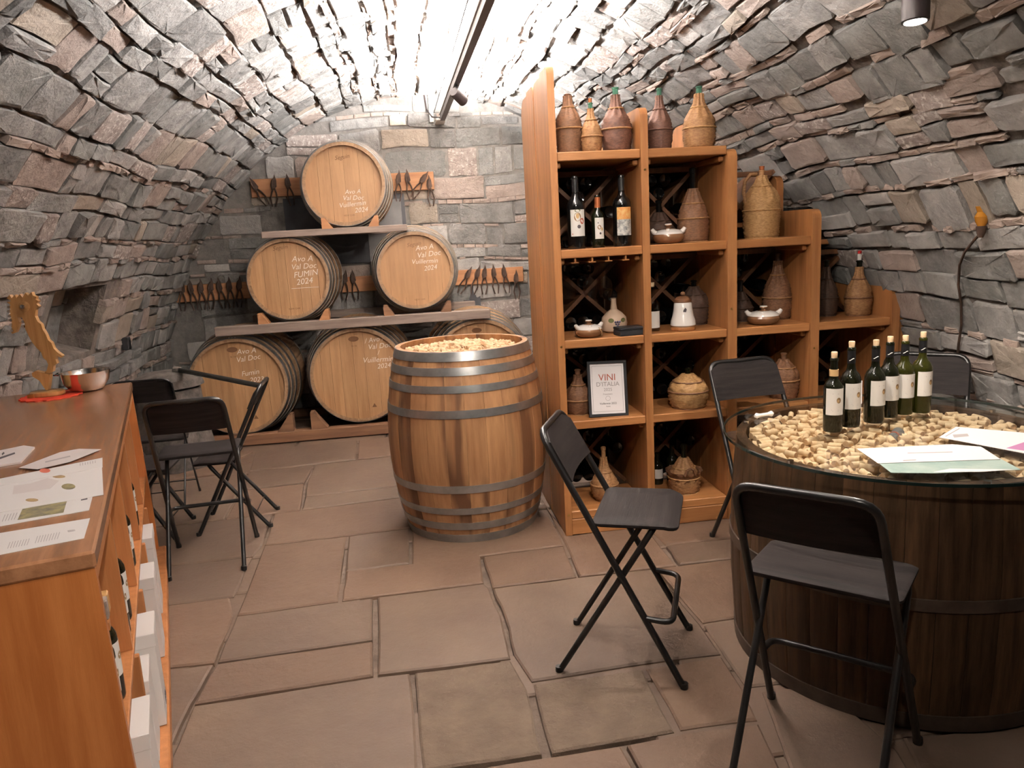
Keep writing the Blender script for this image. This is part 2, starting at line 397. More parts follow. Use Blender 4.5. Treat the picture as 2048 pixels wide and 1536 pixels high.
STONE_MIX = [('stone_grey', .38), ('stone_green', .24), ('stone_light', .12), ('stone_pink', .12), ('stone_tan', .06), ('stone_speckled', .08)]
SNAMES = [k for k, _ in STONE_MIX]
def pick():
    r = random.random()
    for k, w in STONE_MIX:
        r -= w
        if r <= 0: return k
    return 'stone_grey'
def inview(p, mar=120):
    q = proj(p)
    return q and -mar < q[0] < 2048+mar and -mar < q[1] < 1536+mar
def masonry(parent, P, A0, A1, B0, B1, hmean, hole=None, lens=(.12, .38), rowh=(.10, .235), chips=.7, hlo=.012, hhi=.04, gap=.003, clip=None, limit=300):
    cand = []; fill = MB(); chipm = MB()
    b = B0; row = 0
    while b < B1-.02:
        rh = random.uniform(*rowh)
        if B1-(b+rh) < .08: rh = B1-b
        ph = random.uniform(0, 9); amp = .016
        wob = lambda a, bb, p_=ph: amp*math.sin(a*2.1+bb*5)+amp*.6*math.sin(a*5.3+bb*3)
        def PP(a, bb, h): return P(a, bb+wob(a, bb), h)
        jb = .011 if hlo > .007 else .004
        th = random.uniform(.022, .045) if random.random() < chips else 0.0
        a = A0-random.uniform(0, .2)
        while a < A1:
            w = random.uniform(*lens) if random.random() > .15 else random.uniform(lens[1], lens[1]*1.35)
            if rh < .14: w *= 1.0
            top = b+rh-th
            cells = [(b, top)]
            if rh > .19 and random.random() < .22:
                q = random.uniform(.35, .65); cells = [(b, b+(top-b)*q), (b+(top-b)*q, top)]
            elif th and random.random() < .3: cells = [(b, b+rh)]
            for c0, c1 in cells:
                ctr = PP(a+w/2, (c0+c1)/2, 0)
                if clip and not clip(a+w/2, (c0+c1)/2, w, c1-c0): continue
                if hole and hole(ctr): continue
                hg = random.uniform(hlo, hhi)
                vs, fs, org = stone_mesh(PP, 0, 0, a, min(a+w, A1), c0+random.uniform(-jb, jb), c1+random.uniform(-jb, jb), hg, gap*random.uniform(.6, 1.5), .12)
                mt = pick(); q = proj(org)
                vis = inview(org)
                cand.append((-(w*(c1-c0)/(q[2]**2)) if vis else 1, len(cand), vs, fs, org, mt))
            a += w
        if th:
            a = A0
            while a < A1:
                w = random.uniform(.05, .2)
                ctr = PP(a+w/2, b+rh-th/2, 0)
                if random.random() < .8 and not (hole and hole(ctr)) and not (clip and not clip(a+w/2, b+rh, w, th)):
                    vs, fs, org = stone_mesh(PP, 0, 0, a, a+w, b+rh-th, b+rh+.004, random.uniform(hlo, hhi)*.9, .002, .14)
                    chipm.cur = random.choice((0, 0, 0, 1, 2)); chipm.add([v+org for v in vs], fs)
                a += w
        b += rh; row += 1
    cand.sort(key=lambda c: c[:2])
    for i, (k, _, vs, fs, org, mt) in enumerate(cand):
        if i < limit and k < 0:
            mb = MB(); mb.add(vs, fs); mb.build('stone', mt, parent, None, org)
        else:
            fill.cur = SNAMES.index(mt); fill.add([v+org for v in vs], fs)
    if fill.v: o = fill.build('stone_remainder', SNAMES, parent); o['kind'] = 'stuff'
    if chipm.v: o = chipm.build('stone_chips', ['chip', 'stone_grey', 'stone_pink'], parent); o['kind'] = 'stuff'
    print('masonry', parent.name, len(cand))

YV0 = .2
def nhole(p): return NICHE[0]-.04 < p.y < NICHE[1]+.04 and NICHE[2]-.03 < z2s(p.z) < NICHE[3]+.03
masonry(wall_left, vpoint, YV0+.8, YB, 0, S_A, .03, hole=nhole)
masonry(wall_left, lambda a, b, h: vpoint(a, b, h-.25), NICHE[0], NICHE[1], NICHE[2], NICHE[3], .02, rowh=(.2, .3), lens=(.3, .5), chips=0, limit=12)
masonry(ceiling, vpoint, YV0+1.2, YB, S_A, S_B, .03, hlo=.01, hhi=.035)
masonry(wall_right, vpoint, YV0+.8, YB, S_B, STOT, .03, hlo=.01, hhi=.032)
n1a, n1b = ony(566, 398, YB), ony(818, 520, YB)
n2a, n2b = ony(925, 573, YB), ony(962, 618, YB)
def bhole(p):
    return (n1a.x-.05 < p.x < n1b.x+.05 and n1b.z-.05 < p.z < n1a.z+.05) or (n2a.x-.04 < p.x < n2b.x+.04 and n2b.z-.04 < p.z < n2a.z+.04)
def bclip(a, b, w, h):
    return b+h/2 < VB*math.sqrt(max(0, 1-min(1, ((abs(a-VX)+w*.35)/VA)**2)))+.03
masonry(wall_back, bpoint, VX-VA, VX+VA, 0, VB, .02, hole=bhole, lens=(.16, .5), rowh=(.12, .27), chips=.5, hlo=.008, hhi=.022, gap=.004, clip=bclip)

# ------------------------------------------------------------------ floor slabs traced from the photograph onto the ground plane
FL = [
 ('b', [(511, 899), (716, 880), (713, 918), (597, 932), (497, 942)]), ('a', [(716, 880), (790, 872), (790, 911), (713, 918)]),
 ('b', [(497, 942), (628, 931), (609, 965), (480, 980)]), ('b', [(628, 931), (790, 911), (800, 971), (609, 993), (612, 965)]),
 ('a', [(480, 980), (609, 966), (601, 1019), (547, 1026), (450, 1038)]), ('b', [(609, 993), (800, 971), (800, 994), (655, 1013), (601, 1019)]),
 ('c2', [(547, 1026), (655, 1013), (800, 994), (830, 1054), (695, 1071), (526, 1090)]),
 ('a', [(526, 1090), (695, 1071), (679, 1202), (470, 1231)]),
 ('b', [(695, 1071), (822, 1056), (821, 1126), (707, 1141), (689, 1141)]),
 ('a', [(689, 1141), (821, 1126), (822, 1060), (1100, 1030), (1130, 1090), (963, 1112), (970, 1165), (752, 1192), (681, 1202)]),
 ('a', [(963, 1112), (1130, 1090), (1156, 1153), (982, 1175)]),
 ('a', [(1085, 1000), (1140, 1070), (1290, 1050), (1356, 1130), (1156, 1153), (1130, 1090)]),
 ('a', [(1290, 1050), (1500, 1030), (1500, 1071), (1329, 1090)]), ('b', [(1329, 1090), (1500, 1071), (1500, 1112), (1358, 1129)]),
 ('b', [(470, 1231), (748, 1194), (748, 1279), (431, 1325)]), ('a', [(431, 1325), (748, 1279), (749, 1351), (383, 1409)]),
 ('b', [(752, 1193), (970, 1165), (982, 1176), (1006, 1232), (1025, 1317), (752, 1350)]),
 ('b', [(982, 1176), (1156, 1153), (1310, 1136), (1404, 1248), (1446, 1308), (1258, 1332), (1061, 1364), (1025, 1310), (1006, 1232)]),
 ('a', [(1310, 1136), (1356, 1130), (1560, 1108), (1560, 1225), (1404, 1246)]),
 ('b', [(1404, 1248), (1560, 1228), (1620, 1360), (1490, 1375), (1446, 1312)]),
 ('b', [(383, 1409), (749, 1351), (822, 1343), (832, 1420), (840, 1560), (760, 1660), (250, 1700), (330, 1530)]),
 ('c', [(826, 1343), (1024, 1318), (1058, 1377), (1088, 1508), (842, 1545)]),
 ('c', [(1063, 1365), (1287, 1334), (1354, 1463), (1100, 1508)]),
 ('a', [(1287, 1334), (1446, 1310), (1490, 1377), (1520, 1440), (1358, 1461)]),
 ('a', [(842, 1547), (1088, 1510), (1244, 1487), (1330, 1640), (850, 1700)]),
 ('a', [(1248, 1486), (1358, 1463), (1520, 1442), (1600, 1600), (1332, 1640)]),
 ('b', [(1520, 1380), (1640, 1365), (1800, 1500), (1860, 1600), (1600, 1600)]),
 ('b', [(1800, 1470), (2100, 1450), (2150, 1600), (1860, 1600)]),
 ('b', [(450, 1038), (547, 1026), (526, 1090), (507, 1112), (325, 1132), (300, 1055)]), ('b', [(325, 1132), (507, 1112), (470, 1193), (344, 1208), (280, 1218)]),
 ('a', [(280, 1218), (344, 1208), (462, 1193), (470, 1231), (431, 1325), (300, 1341)]),
 ('b', [(300, 1341), (431, 1325), (385, 1405), (330, 1530), (240, 1560)]),
 ('b', [(300, 1055), (450, 1038), (497, 942), (430, 950), (300, 965)]), ('a', [(300, 965), (430, 950), (511, 899), (430, 905), (290, 915)]),
]
traced = []
def slab(pts, mtl, z, name='flagstone', parent=None, joint=.005, mb=None):
    n = len(pts); c = sum((Vector(p) for p in pts), Vector((0, 0)))/n
    def inset(d):
        out = []
        for i in range(n):
            p0, p1, p2 = Vector(pts[i-1]), Vector(pts[i]), Vector(pts[(i+1) % n])
            e1 = (p1-p0).normalized(); e2 = (p2-p1).normalized()
            n1 = Vector((-e1.y, e1.x)); n2 = Vector((-e2.y, e2.x)); k = 1+n1.dot(n2)
            out.append(p1+(n1+n2)*(d/max(k, .35)))
        return out
    A, B, D = inset(joint), inset(joint+.003), inset(joint+.011)
    if mb is None: M = MB(); c3 = Vector((c.x, c.y, 0))
    else: M = mb; c3 = Vector((0, 0, 0))
    vs = [Vector((p.x, p.y, -.03))-c3 for p in A]+[Vector((p.x, p.y, z-.006))-c3 for p in B]+[Vector((p.x, p.y, z))-c3 for p in D]
    fs = []
    for i in range(n):
        k = (i+1) % n; fs += [(i, k, n+k, n+i), (n+i, n+k, 2*n+k, 2*n+i)]
    fs.append(tuple(range(2*n, 3*n)))
    M.add(vs, fs)
    if mb is None: M.build(name, mtl, parent, None, c3)
def area(p): return sum(p[i-1][0]*p[i][1]-p[i][0]*p[i-1][1] for i in range(len(p)))/2
for k, px in FL:
    pts = [onz(*q).xy[:] for q in px]
    # break long edges so that they are not ruler straight
    if area(pts) < 0: pts.reverse()
    q = []
    for i in range(len(pts)):
        a, b = Vector(pts[i]), Vector(pts[(i+1) % len(pts)]); q.append(a); l = (b-a).length
        if l > .25:
            nn = Vector((-(b-a).y, (b-a).x)).normalized()
            for t in (.33, .66): q.append(a.lerp(b, t)+nn*random.uniform(-.004, .005))
    traced.append(pts)
    slab(q, {'a': 'flag_a', 'b': 'flag_b', 'c': 'flag_c', 'c2': 'flag_a'}[k], random.uniform(-.001, .001), parent=floor)
def inpoly(p, poly):
    r = False
    for i in range(len(poly)):
        a, b = poly[i-1], poly[i]
        if (a[1] > p[1]) != (b[1] > p[1]) and p[0] < (b[0]-a[0])*(p[1]-a[1])/(b[1]-a[1])+a[0]: r = not r
    return r
rest = MB(); y = Y0
while y < YB:
    d = random.uniform(.28, .5); x = -2.5-random.uniform(0, .4)
    while x < 3.0:
        w = random.uniform(.4, .85)
        cs = [(x+w*u, y+d*v) for u in (.02, .25, .5, .75, .98) for v in (.02, .25, .5, .75, .98)]
        hit = sum(any(inpoly(c, t) for t in traced) for c in cs)
        if hit < 25: slab([(x, y), (x+w, y), (x+w, y+d), (x, y+d)], 'flag_b', -.004 if hit == 0 else -.010, mb=rest)
        x += w
    y += d
o = rest.build('flagstone_remainder', 'flag_b', floor); o['kind'] = 'stuff'

# back wall niches as flat slabs, recess shade put into their dark colour
m = MB(); m.box(n1a.x, n1b.x, YB-.02, YB+.01, n1b.z, n1a.z); w1 = struct(m.build('back_niche_1', 'niche_shade'))
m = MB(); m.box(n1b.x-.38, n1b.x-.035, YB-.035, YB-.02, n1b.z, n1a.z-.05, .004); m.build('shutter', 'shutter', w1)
m = MB(); m.box(n2a.x, n2b.x, YB-.02, YB+.01, n2b.z, n2a.z); struct(m.build('back_niche_2', 'niche_shade'))

# ------------------------------------------------------------------ lamps
def light(name, kind, loc, target, power, col, parent=None, **kw):
    l = bpy.data.lights.new(name, kind); l.energy = power; l.color = col
    for k, v in kw.items(): setattr(l, k, v)
    o = bpy.data.objects.new(name, l); COL.objects.link(o); o.location = loc
    o.rotation_euler = (Vector(target)-Vector(loc)).to_track_quat('-Z', 'Y').to_euler()
    return o
T0, T1 = Vector((.56, -1.6, TRACK_Z)), Vector((.45, 7.55, TRACK_Z))
tr = thing('ceiling_track_light', 'long dark ceiling track with bright upward strip under the vault', 'track light', T0)
dv = T1-T0
def tp(t, dx=0, dz=0): return dv*t+Vector((dx, 0, dz))
def bar(m, a, b, w, h):
    vs = []
    for p in (a, b):
        for sx, sz in ((-1, -1), (1, -1), (1, 1), (-1, 1)): vs.append((p.x+sx*w/2, p.y, p.z+sz*h/2))
    m.add(vs, [(0, 1, 2, 3), (7, 6, 5, 4), (0, 4, 5, 1), (1, 5, 6, 2), (2, 6, 7, 3), (3, 7, 4, 0)])
m = MB(); bar(m, tp(0), tp(1), .045, .05); m.build('track', 'track_black', tr)
m = MB(); bar(m, tp(0, 0, .032), tp(1, 0, .032), .06, .012); m.build('strip_tray', 'white_paint', tr)
m = MB(); bar(m, tp(.01, -.0, .0405), tp(.99, 0, .0405), .035, .004); m.build('light_strip', 'led', tr)
m = MB(); m.tube([tp(i/8, -.075, .05+.01*(i % 2)) for i in range(9)], .004, 6); m.build('cable', 'track_black', tr)
m = MB(); e = tp(1)
m.tube([e+Vector((-.02, .0, .0)), e+Vector((-.09, .12, .03)), e+Vector((-.13, .27, .12)), e+Vector((-.15, .29, .32))], .008, 6); m.build('supply_cable', 'track_black', tr)
m = MB(); m.box(e.x-.06, e.x+.03, e.y, e.y+.3, e.z-.02, e.z+.0, .004); m.box(e.x-.11, e.x-.07, e.y+.25, e.y+.3, e.z+.0, e.z+.28, .004); m.build('wall_bracket', 'white_paint', tr)
for t in (.2, .45, .7):
    m = MB(); p = tp(t); q = T0+p
    m.cyl(p, p+Vector((0, 0, VB*math.sqrt(1-((q.x-VX)/VA)**2)-q.z)), .005, 6); m.build('hanger', 'track_black', tr)
for sx in (-1, 1): ul = light('track_uplight', 'AREA', (.49+sx*.035, 4.7, TRACK_Z+.075), (.49+sx*.26, 4.7, TRACK_Z+1.0), LIGHTS['up']/2, (1, .965, .945), shape='RECTANGLE', size=.05, size_y=5.4); ul.rotation_euler = (0, PI+sx*.35, 0)
def spot_head(label, base, aim, length=.13, r=.038, power=0, name='spotlight_head', ang=80, blend=.6, col=(1, .89, .77)):
    t = thing(name, label, 'spotlight', base)
    d = (Vector(aim)-Vector(base)).normalized(); j = Vector((0, 0, -.07))
    m = MB(); m.cyl((0, 0, .0), j, .012, 8); m.build('stem', 'track_black', t, SM)
    a, b = j-d*length*.35, j+d*length*.65
    m = MB(); m.tube([a, a+d*.012, b-d*.004, b, b-d*.012, b-d*.02], [r*.85, r, r, r*.97, r*.8, .001], 20); m.build('head', 'track_black', t, SM)
    m = MB(); m.tube([b-d*.012, b+d*.002, b+d*.006], [r*.8, r*.8, r*.5], 20); m.build('lens', 'lamp_face' if power else 'track_black', t)
    if power:
        light(name+'_light', 'SPOT', Vector(base)+b+d*.05, aim, power, col, spot_size=math.radians(ang), spot_blend=blend, shadow_soft_size=.035)
    return t
sp = ony(922, 170, 5.9)
spot_head('black cylindrical spotlight clipped to far part of the ceiling track', (T0.x+dv.x*(7.5/9.15), 5.9, TRACK_Z-.02), (1.9, 7.6, 1.7), power=LIGHTS['far'], ang=120)
spot_head('small spotlight with lit face at top right above the cork table', (1.81, 2.63, 2.455), (1.78, 2.55, .8), power=LIGHTS['table'], r=.045, ang=120)
spot_head('track spotlight aimed at the shelving and front barrel', (.52, 1.6, TRACK_Z-.02), (1.3, 4.2, 1.0), power=LIGHTS['front'], ang=100)
spot_head('track spotlight aimed at the barrel pyramid', (.5, 3.1, TRACK_Z-.02), (-.35, 6.7, 1.25), power=LIGHTS['mid'], ang=50, blend=.9)
spot_head('track spotlight aimed down at the floor near the stools', (.53, .6, TRACK_Z-.02), (.6, 2.6, 0), power=LIGHTS['near'], ang=110)
spot_head('added track spotlight out of view, brightening the left counter', (.56, -1.2, TRACK_Z-.02), (-1.0, 1.75, .35), power=LIGHTS['left'], ang=46)  # lamp added behind the camera to brighten the counter end panel

# ------------------------------------------------------------------ barrels
def brad(z, L, rh, rb): return rb-(rb-rh)*(2*z/L-1)**2
STV = {}
def stave_mesh(L, rh, rb, n, material, thick=.026):
    k = (L, rh, rb, n, material)
    if k in STV: return STV[k]
    m = MB(); seg = 10; half = PI/n*.992; vs = []
    for i in range(seg+1):
        z = L*i/seg; r = brad(z, L, rh, rb)
        for a, rr in ((-half, r), (-half*.9, r+.0015), (half*.9, r+.0015), (half, r), (half, r-thick), (-half, r-thick)):
            vs.append((rr*math.cos(a), rr*math.sin(a), z))
    fs = [(i*6+k_, i*6+(k_+1) % 6, (i+1)*6+(k_+1) % 6, (i+1)*6+k_) for i in range(seg) for k_ in range(6)]
    fs += [tuple(range(5, -1, -1)), tuple(range(seg*6, seg*6+6))]
    m.add(vs, fs); STV[k] = m.mesh('stave', material, .5)
    return STV[k]
def hoop_prof(z0, z1, L, rh, rb, t=.003):
    zs = [z0, (z0+z1)/2, z1]
    return [(brad(z, L, rh, rb)+t+.0015, z) for z in zs]+[(brad(z, L, rh, rb)-.001, z) for z in reversed(zs)]
def barrel(name, label, cat, loc, rot, L, rh, rb, hoops, stave_mat, hoop_mat, n=28, head_mat='oak_head', head_z=None, group=None, hoop_n=56):
    t = thing(name, label, cat, loc, 0, group, rot)
    sm = stave_mesh(L, rh, rb, n, stave_mat)
    for i in range(n): link('stave', sm, t, None, (0, 0, 2*PI*(i+random.uniform(-.05, .05)*0)/n))
    for z0, z1 in hoops:
        m = MB(); m.ring(hoop_prof(z0*L, z1*L, L, rh, rb), hoop_n); m.build('hoop', hoop_mat, t, .5)
        # riveted overlap
    # heads made of boards
    for hz, main in ((head_z if head_z is not None else L-.035, True), (.035, False)):
        R = brad(hz, L, rh, rb)-.024
        if not main:
            m = MB(); m.lathe([(R, hz-.01), (R, hz+.01)], 28); m.build('back_head', head_mat, t); continue
        cuts = [-R]; 
        while cuts[-1] < R-.06: cuts.append(cuts[-1]+random.uniform(.075, .13))
        cuts[-1] = R
        for a, b in zip(cuts, cuts[1:]):
            a2, b2 = a+.0006, b-.0006; pts = []
            ns = 8
            for i in range(ns+1):
                x = a2+(b2-a2)*i/ns; pts.append((x, math.sqrt(max(0, R*R-x*x))))
            pts = pts+[(x, -y) for x, y in reversed(pts)]
            m = MB(); m.prism(pts, 2, hz-.012, hz+random.uniform(-.0006, .0006)); m.build('head_board', head_mat, t)
    return t
# standing barrel full of corks
FB = Vector((.285, 4.41, 0)); FBL, FBR, FBB = 1.065, .385, .458
hp = [(0, .045), (.075, .115), (.165, .20), (.285, .325), (.675, .715), (.80, .836), (.885, .925), (.955, 1.0)]
fb = barrel('wine_barrel', 'standing oak barrel with galvanised hoops, filled with corks', 'barrel', FB, (0, 0, .4), FBL, FBR-.006, FBB, hp, 'oak_stave', 'zinc', n=26, head_z=.98)
# wooden wedge label on a hoop
PH = [(0, .04), (.07, .11), (.16, .20), (.29, .33), (.67, .71), (.80, .84), (.89, .93), (.96, 1.0)]
PF = 6.75
pile = [
 ('top', (-.455, 2.152), .340, .402, 1.0, 'pale oak barrel crowning the top of the barrel pyramid', 'Avo A\nVal Doc\nVuillermin\n      2024', (.06, -.14), .05),
 ('ml', (-.985, 1.397), .338, .402, 1.0, 'middle-tier oak barrel on the left, chalked Fumin 2024', 'Avo A\nVal Doc\nFUMIN\n2024', (.13, .065), .062),
 ('mr', (.083, 1.407), .328, .395, 1.0, 'middle-tier oak barrel on the right, chalked Vuillermin 2024', 'Avo A\n   Val Doc\nVuillermin\n     2024', (.09, .10), .058),
 ('bl', (-1.50, .510), .415, .490, 1.04, 'large bottom-row barrel at the left end, chalked Fumin 2023', 'Avo A\nVal Doc\n\nFumin\n      2023', (.10, .17), .062),
 ('bm', (-.478, .530), .415, .490, 1.04, 'large bottom-row barrel in the middle, partly behind the standing barrel', '/ Avo A\n  Val Doc\n/\nVuillermin\n      2024', (.17, .18), .058),
 ('br', (.60, .530), .415, .490, 1.04, 'bottom-row barrel at the right end, mostly hidden behind the standing barrel', '', (0, 0), .05),
]
for key, (cx, cz), rh, rb, L, lab, chalk, (tx, ty), ts in pile:
    t = barrel('wine_barrel', lab, 'barrel', (cx, PF+L, cz), (PI/2, 0, 0), L, rh, rb, PH, 'oak_stave_pile', 'hoop_pile', n=28, group='barrels stacked against the back wall')
    hz = L-.034
    rows_ = chalk.split('\n') if chalk else []
    for i, ln in enumerate(rows_):
        if ln.strip(): text('chalk_writing', ln.strip(), ts*random.uniform(.95, 1.12), (tx+.009*(len(ln)-len(ln.strip()))+random.uniform(-.01, .01), ty+ts*1.02*((len(rows_)-1)/2-i), hz), (0, 0, random.uniform(-.02, .10)), 'chalk', t, shear=.25)
    if key == 'ml':
        m = MB(); m.box(tx-.12, tx+.11, ty-.150, ty-.146, hz-.001, hz+.0005); m.build('chalk_underline', 'chalk', t)
    if key in ('top', 'ml', 'mr'):
        text('cooper_mark', 'Seguin', .048, (0 if key != 'ml' else -.05, .22 if key != 'ml' else .262, hz), (0, 0, .12), 'brand_ink', t, shear=.35)
        text('cooper_mark', 'NEW OAK', .02, (.02, -.255, hz), (0, 0, .02), 'brand_ink', t)
    else:
        m = MB(); m.lathe([(.045, 0), (.045, .001)], 20, (-.02, .315, hz)); o = m.build('stamp', 'brand_ink', t); o.scale = (1, .5, 1); o.location = (0, .16, 0)
        text('cooper_mark', 'N 14', .022, (-.02, .255, hz), (0, 0, 0), 'brand_ink', t)
        m = MB(); m.prism([(.09, -.30), (.13, -.30), (.11, -.265)], 2, hz-.001, hz+.0006); m.build('stamp', 'brand_ink', t)
    m = MB()
    for i in range(3): m.box(-.035+i*.025, -.025+i*.025, brad(L-.01, L, rh, rb)+.003, brad(L-.01, L, rh, rb)+.007, L-.03, L-.012)
    m.build('chalk_mark', 'chalk', t)

# supports of the pile
def plank(label, x0, x1, y0, y1, z0, z1, mt, tilt=0.0, name='support_plank', cat='plank', grp='planks carrying the barrels'):
    t = Vector(((x0+x1)/2, (y0+y1)/2, z0)); m = MB(); hx, hy = (x1-x0)/2, (y1-y0)/2
    m.box(-hx, hx, -hy, hy, 0, z1-z0, .004)
    o = m.build(name, mt, None, None, t, (0, tilt, 0)); return tag(o, label, cat, grp)
plank('grey front plank carrying the topmost barrel', -1.16, .04, 6.70, 6.79, 1.742, 1.797, 'plank_grey')
plank('grey rear plank carrying the topmost barrel', -1.16, .04, 7.68, 7.76, 1.745, 1.795, 'plank_grey')
plank('long brown front plank under the middle-tier barrels', -1.62, .70, 6.68, 6.78, .958, 1.036, 'plank_grey')
plank('long rear plank under the middle-tier barrels', -1.5, .66, 7.70, 7.78, .962, 1.034, 'plank_grey')
plank('dark red-brown floor beam in front of the bottom-row barrels', -1.95, 1.05, 6.69, 6.79, 0, .09, 'plank_brown', grp='floor beams of the barrel pile')
plank('dark rear floor beam behind the bottom-row barrels', -1.95, 1.05, 7.70, 7.78, 0, .075, 'plank_brown', grp='floor beams of the barrel pile')
def chock(x, z, mt, s=1, lab='', w=.09, h=.09, Y=6.71):
    m = MB(); m.prism([(-w/2*s, 0), (w/2*s, 0), (w/2*s, h), (w/2*s-.03*s, h)], 1, 0, .11)
    o = m.build('wooden_chock', mt, None, None, (x, Y, z)); return tag(o, lab, 'wedge', 'wedges holding the barrels')
for x, z, s, mt, lab in ((-.62, 1.793, -1, 'board_brown', 'orange wedge left of the topmost barrel'), (-.24, 1.793, 1, 'board_brown', 'orange wedge right of the topmost barrel'),
                    (-1.22, 1.036, -1, 'board_brown', 'wedge left of the Fumin 2024 barrel'), (-.72, 1.036, 1, 'board_brown', 'bright wedge right of the Fumin 2024 barrel'),
                    (-.17, 1.036, -1, 'plank_brown', 'wedge left of the middle-tier right barrel'), (.32, 1.036, 1, 'plank_brown', 'wedge right of the middle-tier right barrel')):
    chock(x, z, mt, s, lab, Y=6.70)
for x, s, lab in ((-1.86, -1, 'brown block left of the large Fumin 2023 barrel'), (-1.14, 1, 'brown block right of the large Fumin 2023 barrel'), (-.85, -1, 'brown block left of the middle bottom-row barrel'), (-.12, 1, 'brown block right of the middle bottom-row barrel')):
    chock(x, .091, 'plank_brown', s, lab, .14, .15, 6.705)
# tool boards on the back wall with pruning shears
def tool_board(label, pa, pb, h=.13):
    a, b = ony(*pa, YB-.03), ony(*pb, YB-.03)
    m = MB(); m.box(-(b.x-a.x)/2, (b.x-a.x)/2, -.02, .02, -h/2, h/2, .004)
    return tag(m.build('tool_board', 'board_brown', None, None, ((a.x+b.x)/2, YB-.04, (a.z+b.z)/2)), label, 'board', 'tool boards on the back wall'), a, b
TB = [tool_board('upper wooden tool board, its ends showing beside the topmost barrel', (502, 373), (868, 366), .17),
      tool_board('right-hand wooden tool board at shelf height beside the tall rack', (672, 565), (1046, 553), .15),
      tool_board('dark left wooden tool board in the shadowed corner', (352, 590), (500, 578), .16)]
def shears_proto():
    t = thing('pruning_shears', '', 'shears', (0, 0, 0), 0, 'old pruning shears on the back wall')
    m = MB(); m.prism([(0, 0), (.022, .02), (.018, .075), (.002, .125), (-.012, .06), (-.012, .01)], 1, -.004, .004); m.build('blade', 'rust', t)
    m = MB(); m.tube([(-.012, -.006, -.01), (-.02, -.006, .03), (-.016, -.006, .07), (-.004, -.006, .09)], [.007, .008, .006, .003], 6); m.build('hook', 'rust', t)
    for s in (-1, 1):
        m = MB(); m.tube([(0, 0, .02), (s*.018, 0, -.03), (s*.028, 0, -.08), (s*.014, 0, -.15)], [.008, .007, .007, .006], 6); m.build('handle', 'rust', t)
    m = MB(); m.cyl((0, -.014, .012), (0, .008, .012), .011, 8); m.build('pivot', 'rust', t)
    return t
proto = shears_proto(); first = True
tools = [(0, 797, 368, .1, 'pruning shears just right of the topmost barrel'), (0, 817, 366, -.1, 'second pruning shears right of the topmost barrel'), (0, 842, 366, .6, 'slanting pruning shears on the upper tool board'),
         (0, 860, 378, -.05, 'pruning hook at the right end of the upper tool board'),
         (0, 515, 380, -.5, 'shadowed shears at the left end of the upper tool board'), (0, 548, 378, .1, 'shadowed shears on upper board left of the topmost barrel'), (0, 578, 376, -.1, 'shadowed shears on upper board touching the topmost barrel'),
         (1, 690, 567, .12, 'shears between the middle barrels, left one'), (1, 708, 566, -.08, 'shears between the middle barrels, right one'),
         (1, 932, 557, .5, 'slanting shears on right board beside the Vuillermin barrel'), (1, 953, 556, .3, 'second shears on the right tool board'), (1, 969, 556, .08, 'third shears on the right tool board'), (1, 989, 555, -.08, 'fourth shears on the right tool board'), (1, 1010, 554, -.12, 'fifth shears on the right tool board'),
         (1, 1033, 566, 0, 'pruning hook at the right end of the right tool board')]
tools += [(2, 365+i*19, 588-i*1.3, (.1, -.1, 0)[i % 3], 'shears number %s from the left on the dark corner board' % w) for i, w in enumerate(('one', 'two', 'three', 'four', 'five', 'six', 'seven'))]
for bi, px, py, a, lab in tools:
    o = proto if first else copy_tree(proto); first = False
    p = ony(px, py, YB-.085); o.location = p; o.rotation_euler = (0, a, 0); o['label'] = lab; o.scale = (1.1,)*3

# ------------------------------------------------------------------ corks
def cork_mesh(i, r=.0125, l=.047):
    m = MB(); n = 10; prof = [(r*.86, 0), (r, .0025), (r*.97, l/2), (r, l-.0025), (r*.86, l)]
    m.lathe([(a, z-l/2) for a, z in prof], n); m.mi = [0]*(len(m.f)-2)+[1, 1]
    return m
CK = [cork_mesh(i, r, l) for i, (r, l) in enumerate(((.0125, .047), (.0118, .044), (.013, .049)))]
CKM = [c.mesh('cork', ['cork', 'cork_end'], .7) for c in CK]
def cork_layer(cx, cy, R, z0, n, dome):
    out = []
    for i in range(n):
        a = random.uniform(0, 2*PI); r = R*math.sqrt(random.random())
        z = z0+dome*(1-(r/R)**2)+random.uniform(-.012, .012)
        e = Matrix.Rotation(random.uniform(0, 2*PI), 4, 'Z') @ Matrix.Rotation(PI/2+random.gauss(0, .28), 4, 'Y') @ Matrix.Rotation(random.uniform(0, 6), 4, 'Z')
        out.append((Matrix.Translation((cx+r*math.cos(a), cy+r*math.sin(a), z)) @ e, random.randrange(3)))
    return out
def cork_fill(name, items, parent):
    m = MB()
    for M, k in items:
        o = len(m.v); c = CK[k]
        m.v += [tuple(M @ Vector(v)) for v in c.v]; m.f += [tuple(i+o for i in f) for f in c.f]; m.mi += c.mi
    ob = m.build(name, ['cork', 'cork_end'], parent, .7); return ob
# corks in the standing barrel
loose = cork_layer(FB.x, FB.y, .335, FBL-.052, 620, .03)
bed = MB(); bed.lathe([(.34, FBL-.09), (.34, FBL-.07), (.2, FBL-.045), (.02, FBL-.04)], 32, (FB.x, FB.y, 0)); 
o = cork_fill('loose_corks', loose, None); tag(o, 'heap of wine corks filling the top of the standing barrel', 'corks'); o['kind'] = 'stuff'
o2 = bed.build('cork_bed', 'cork', o, SM)

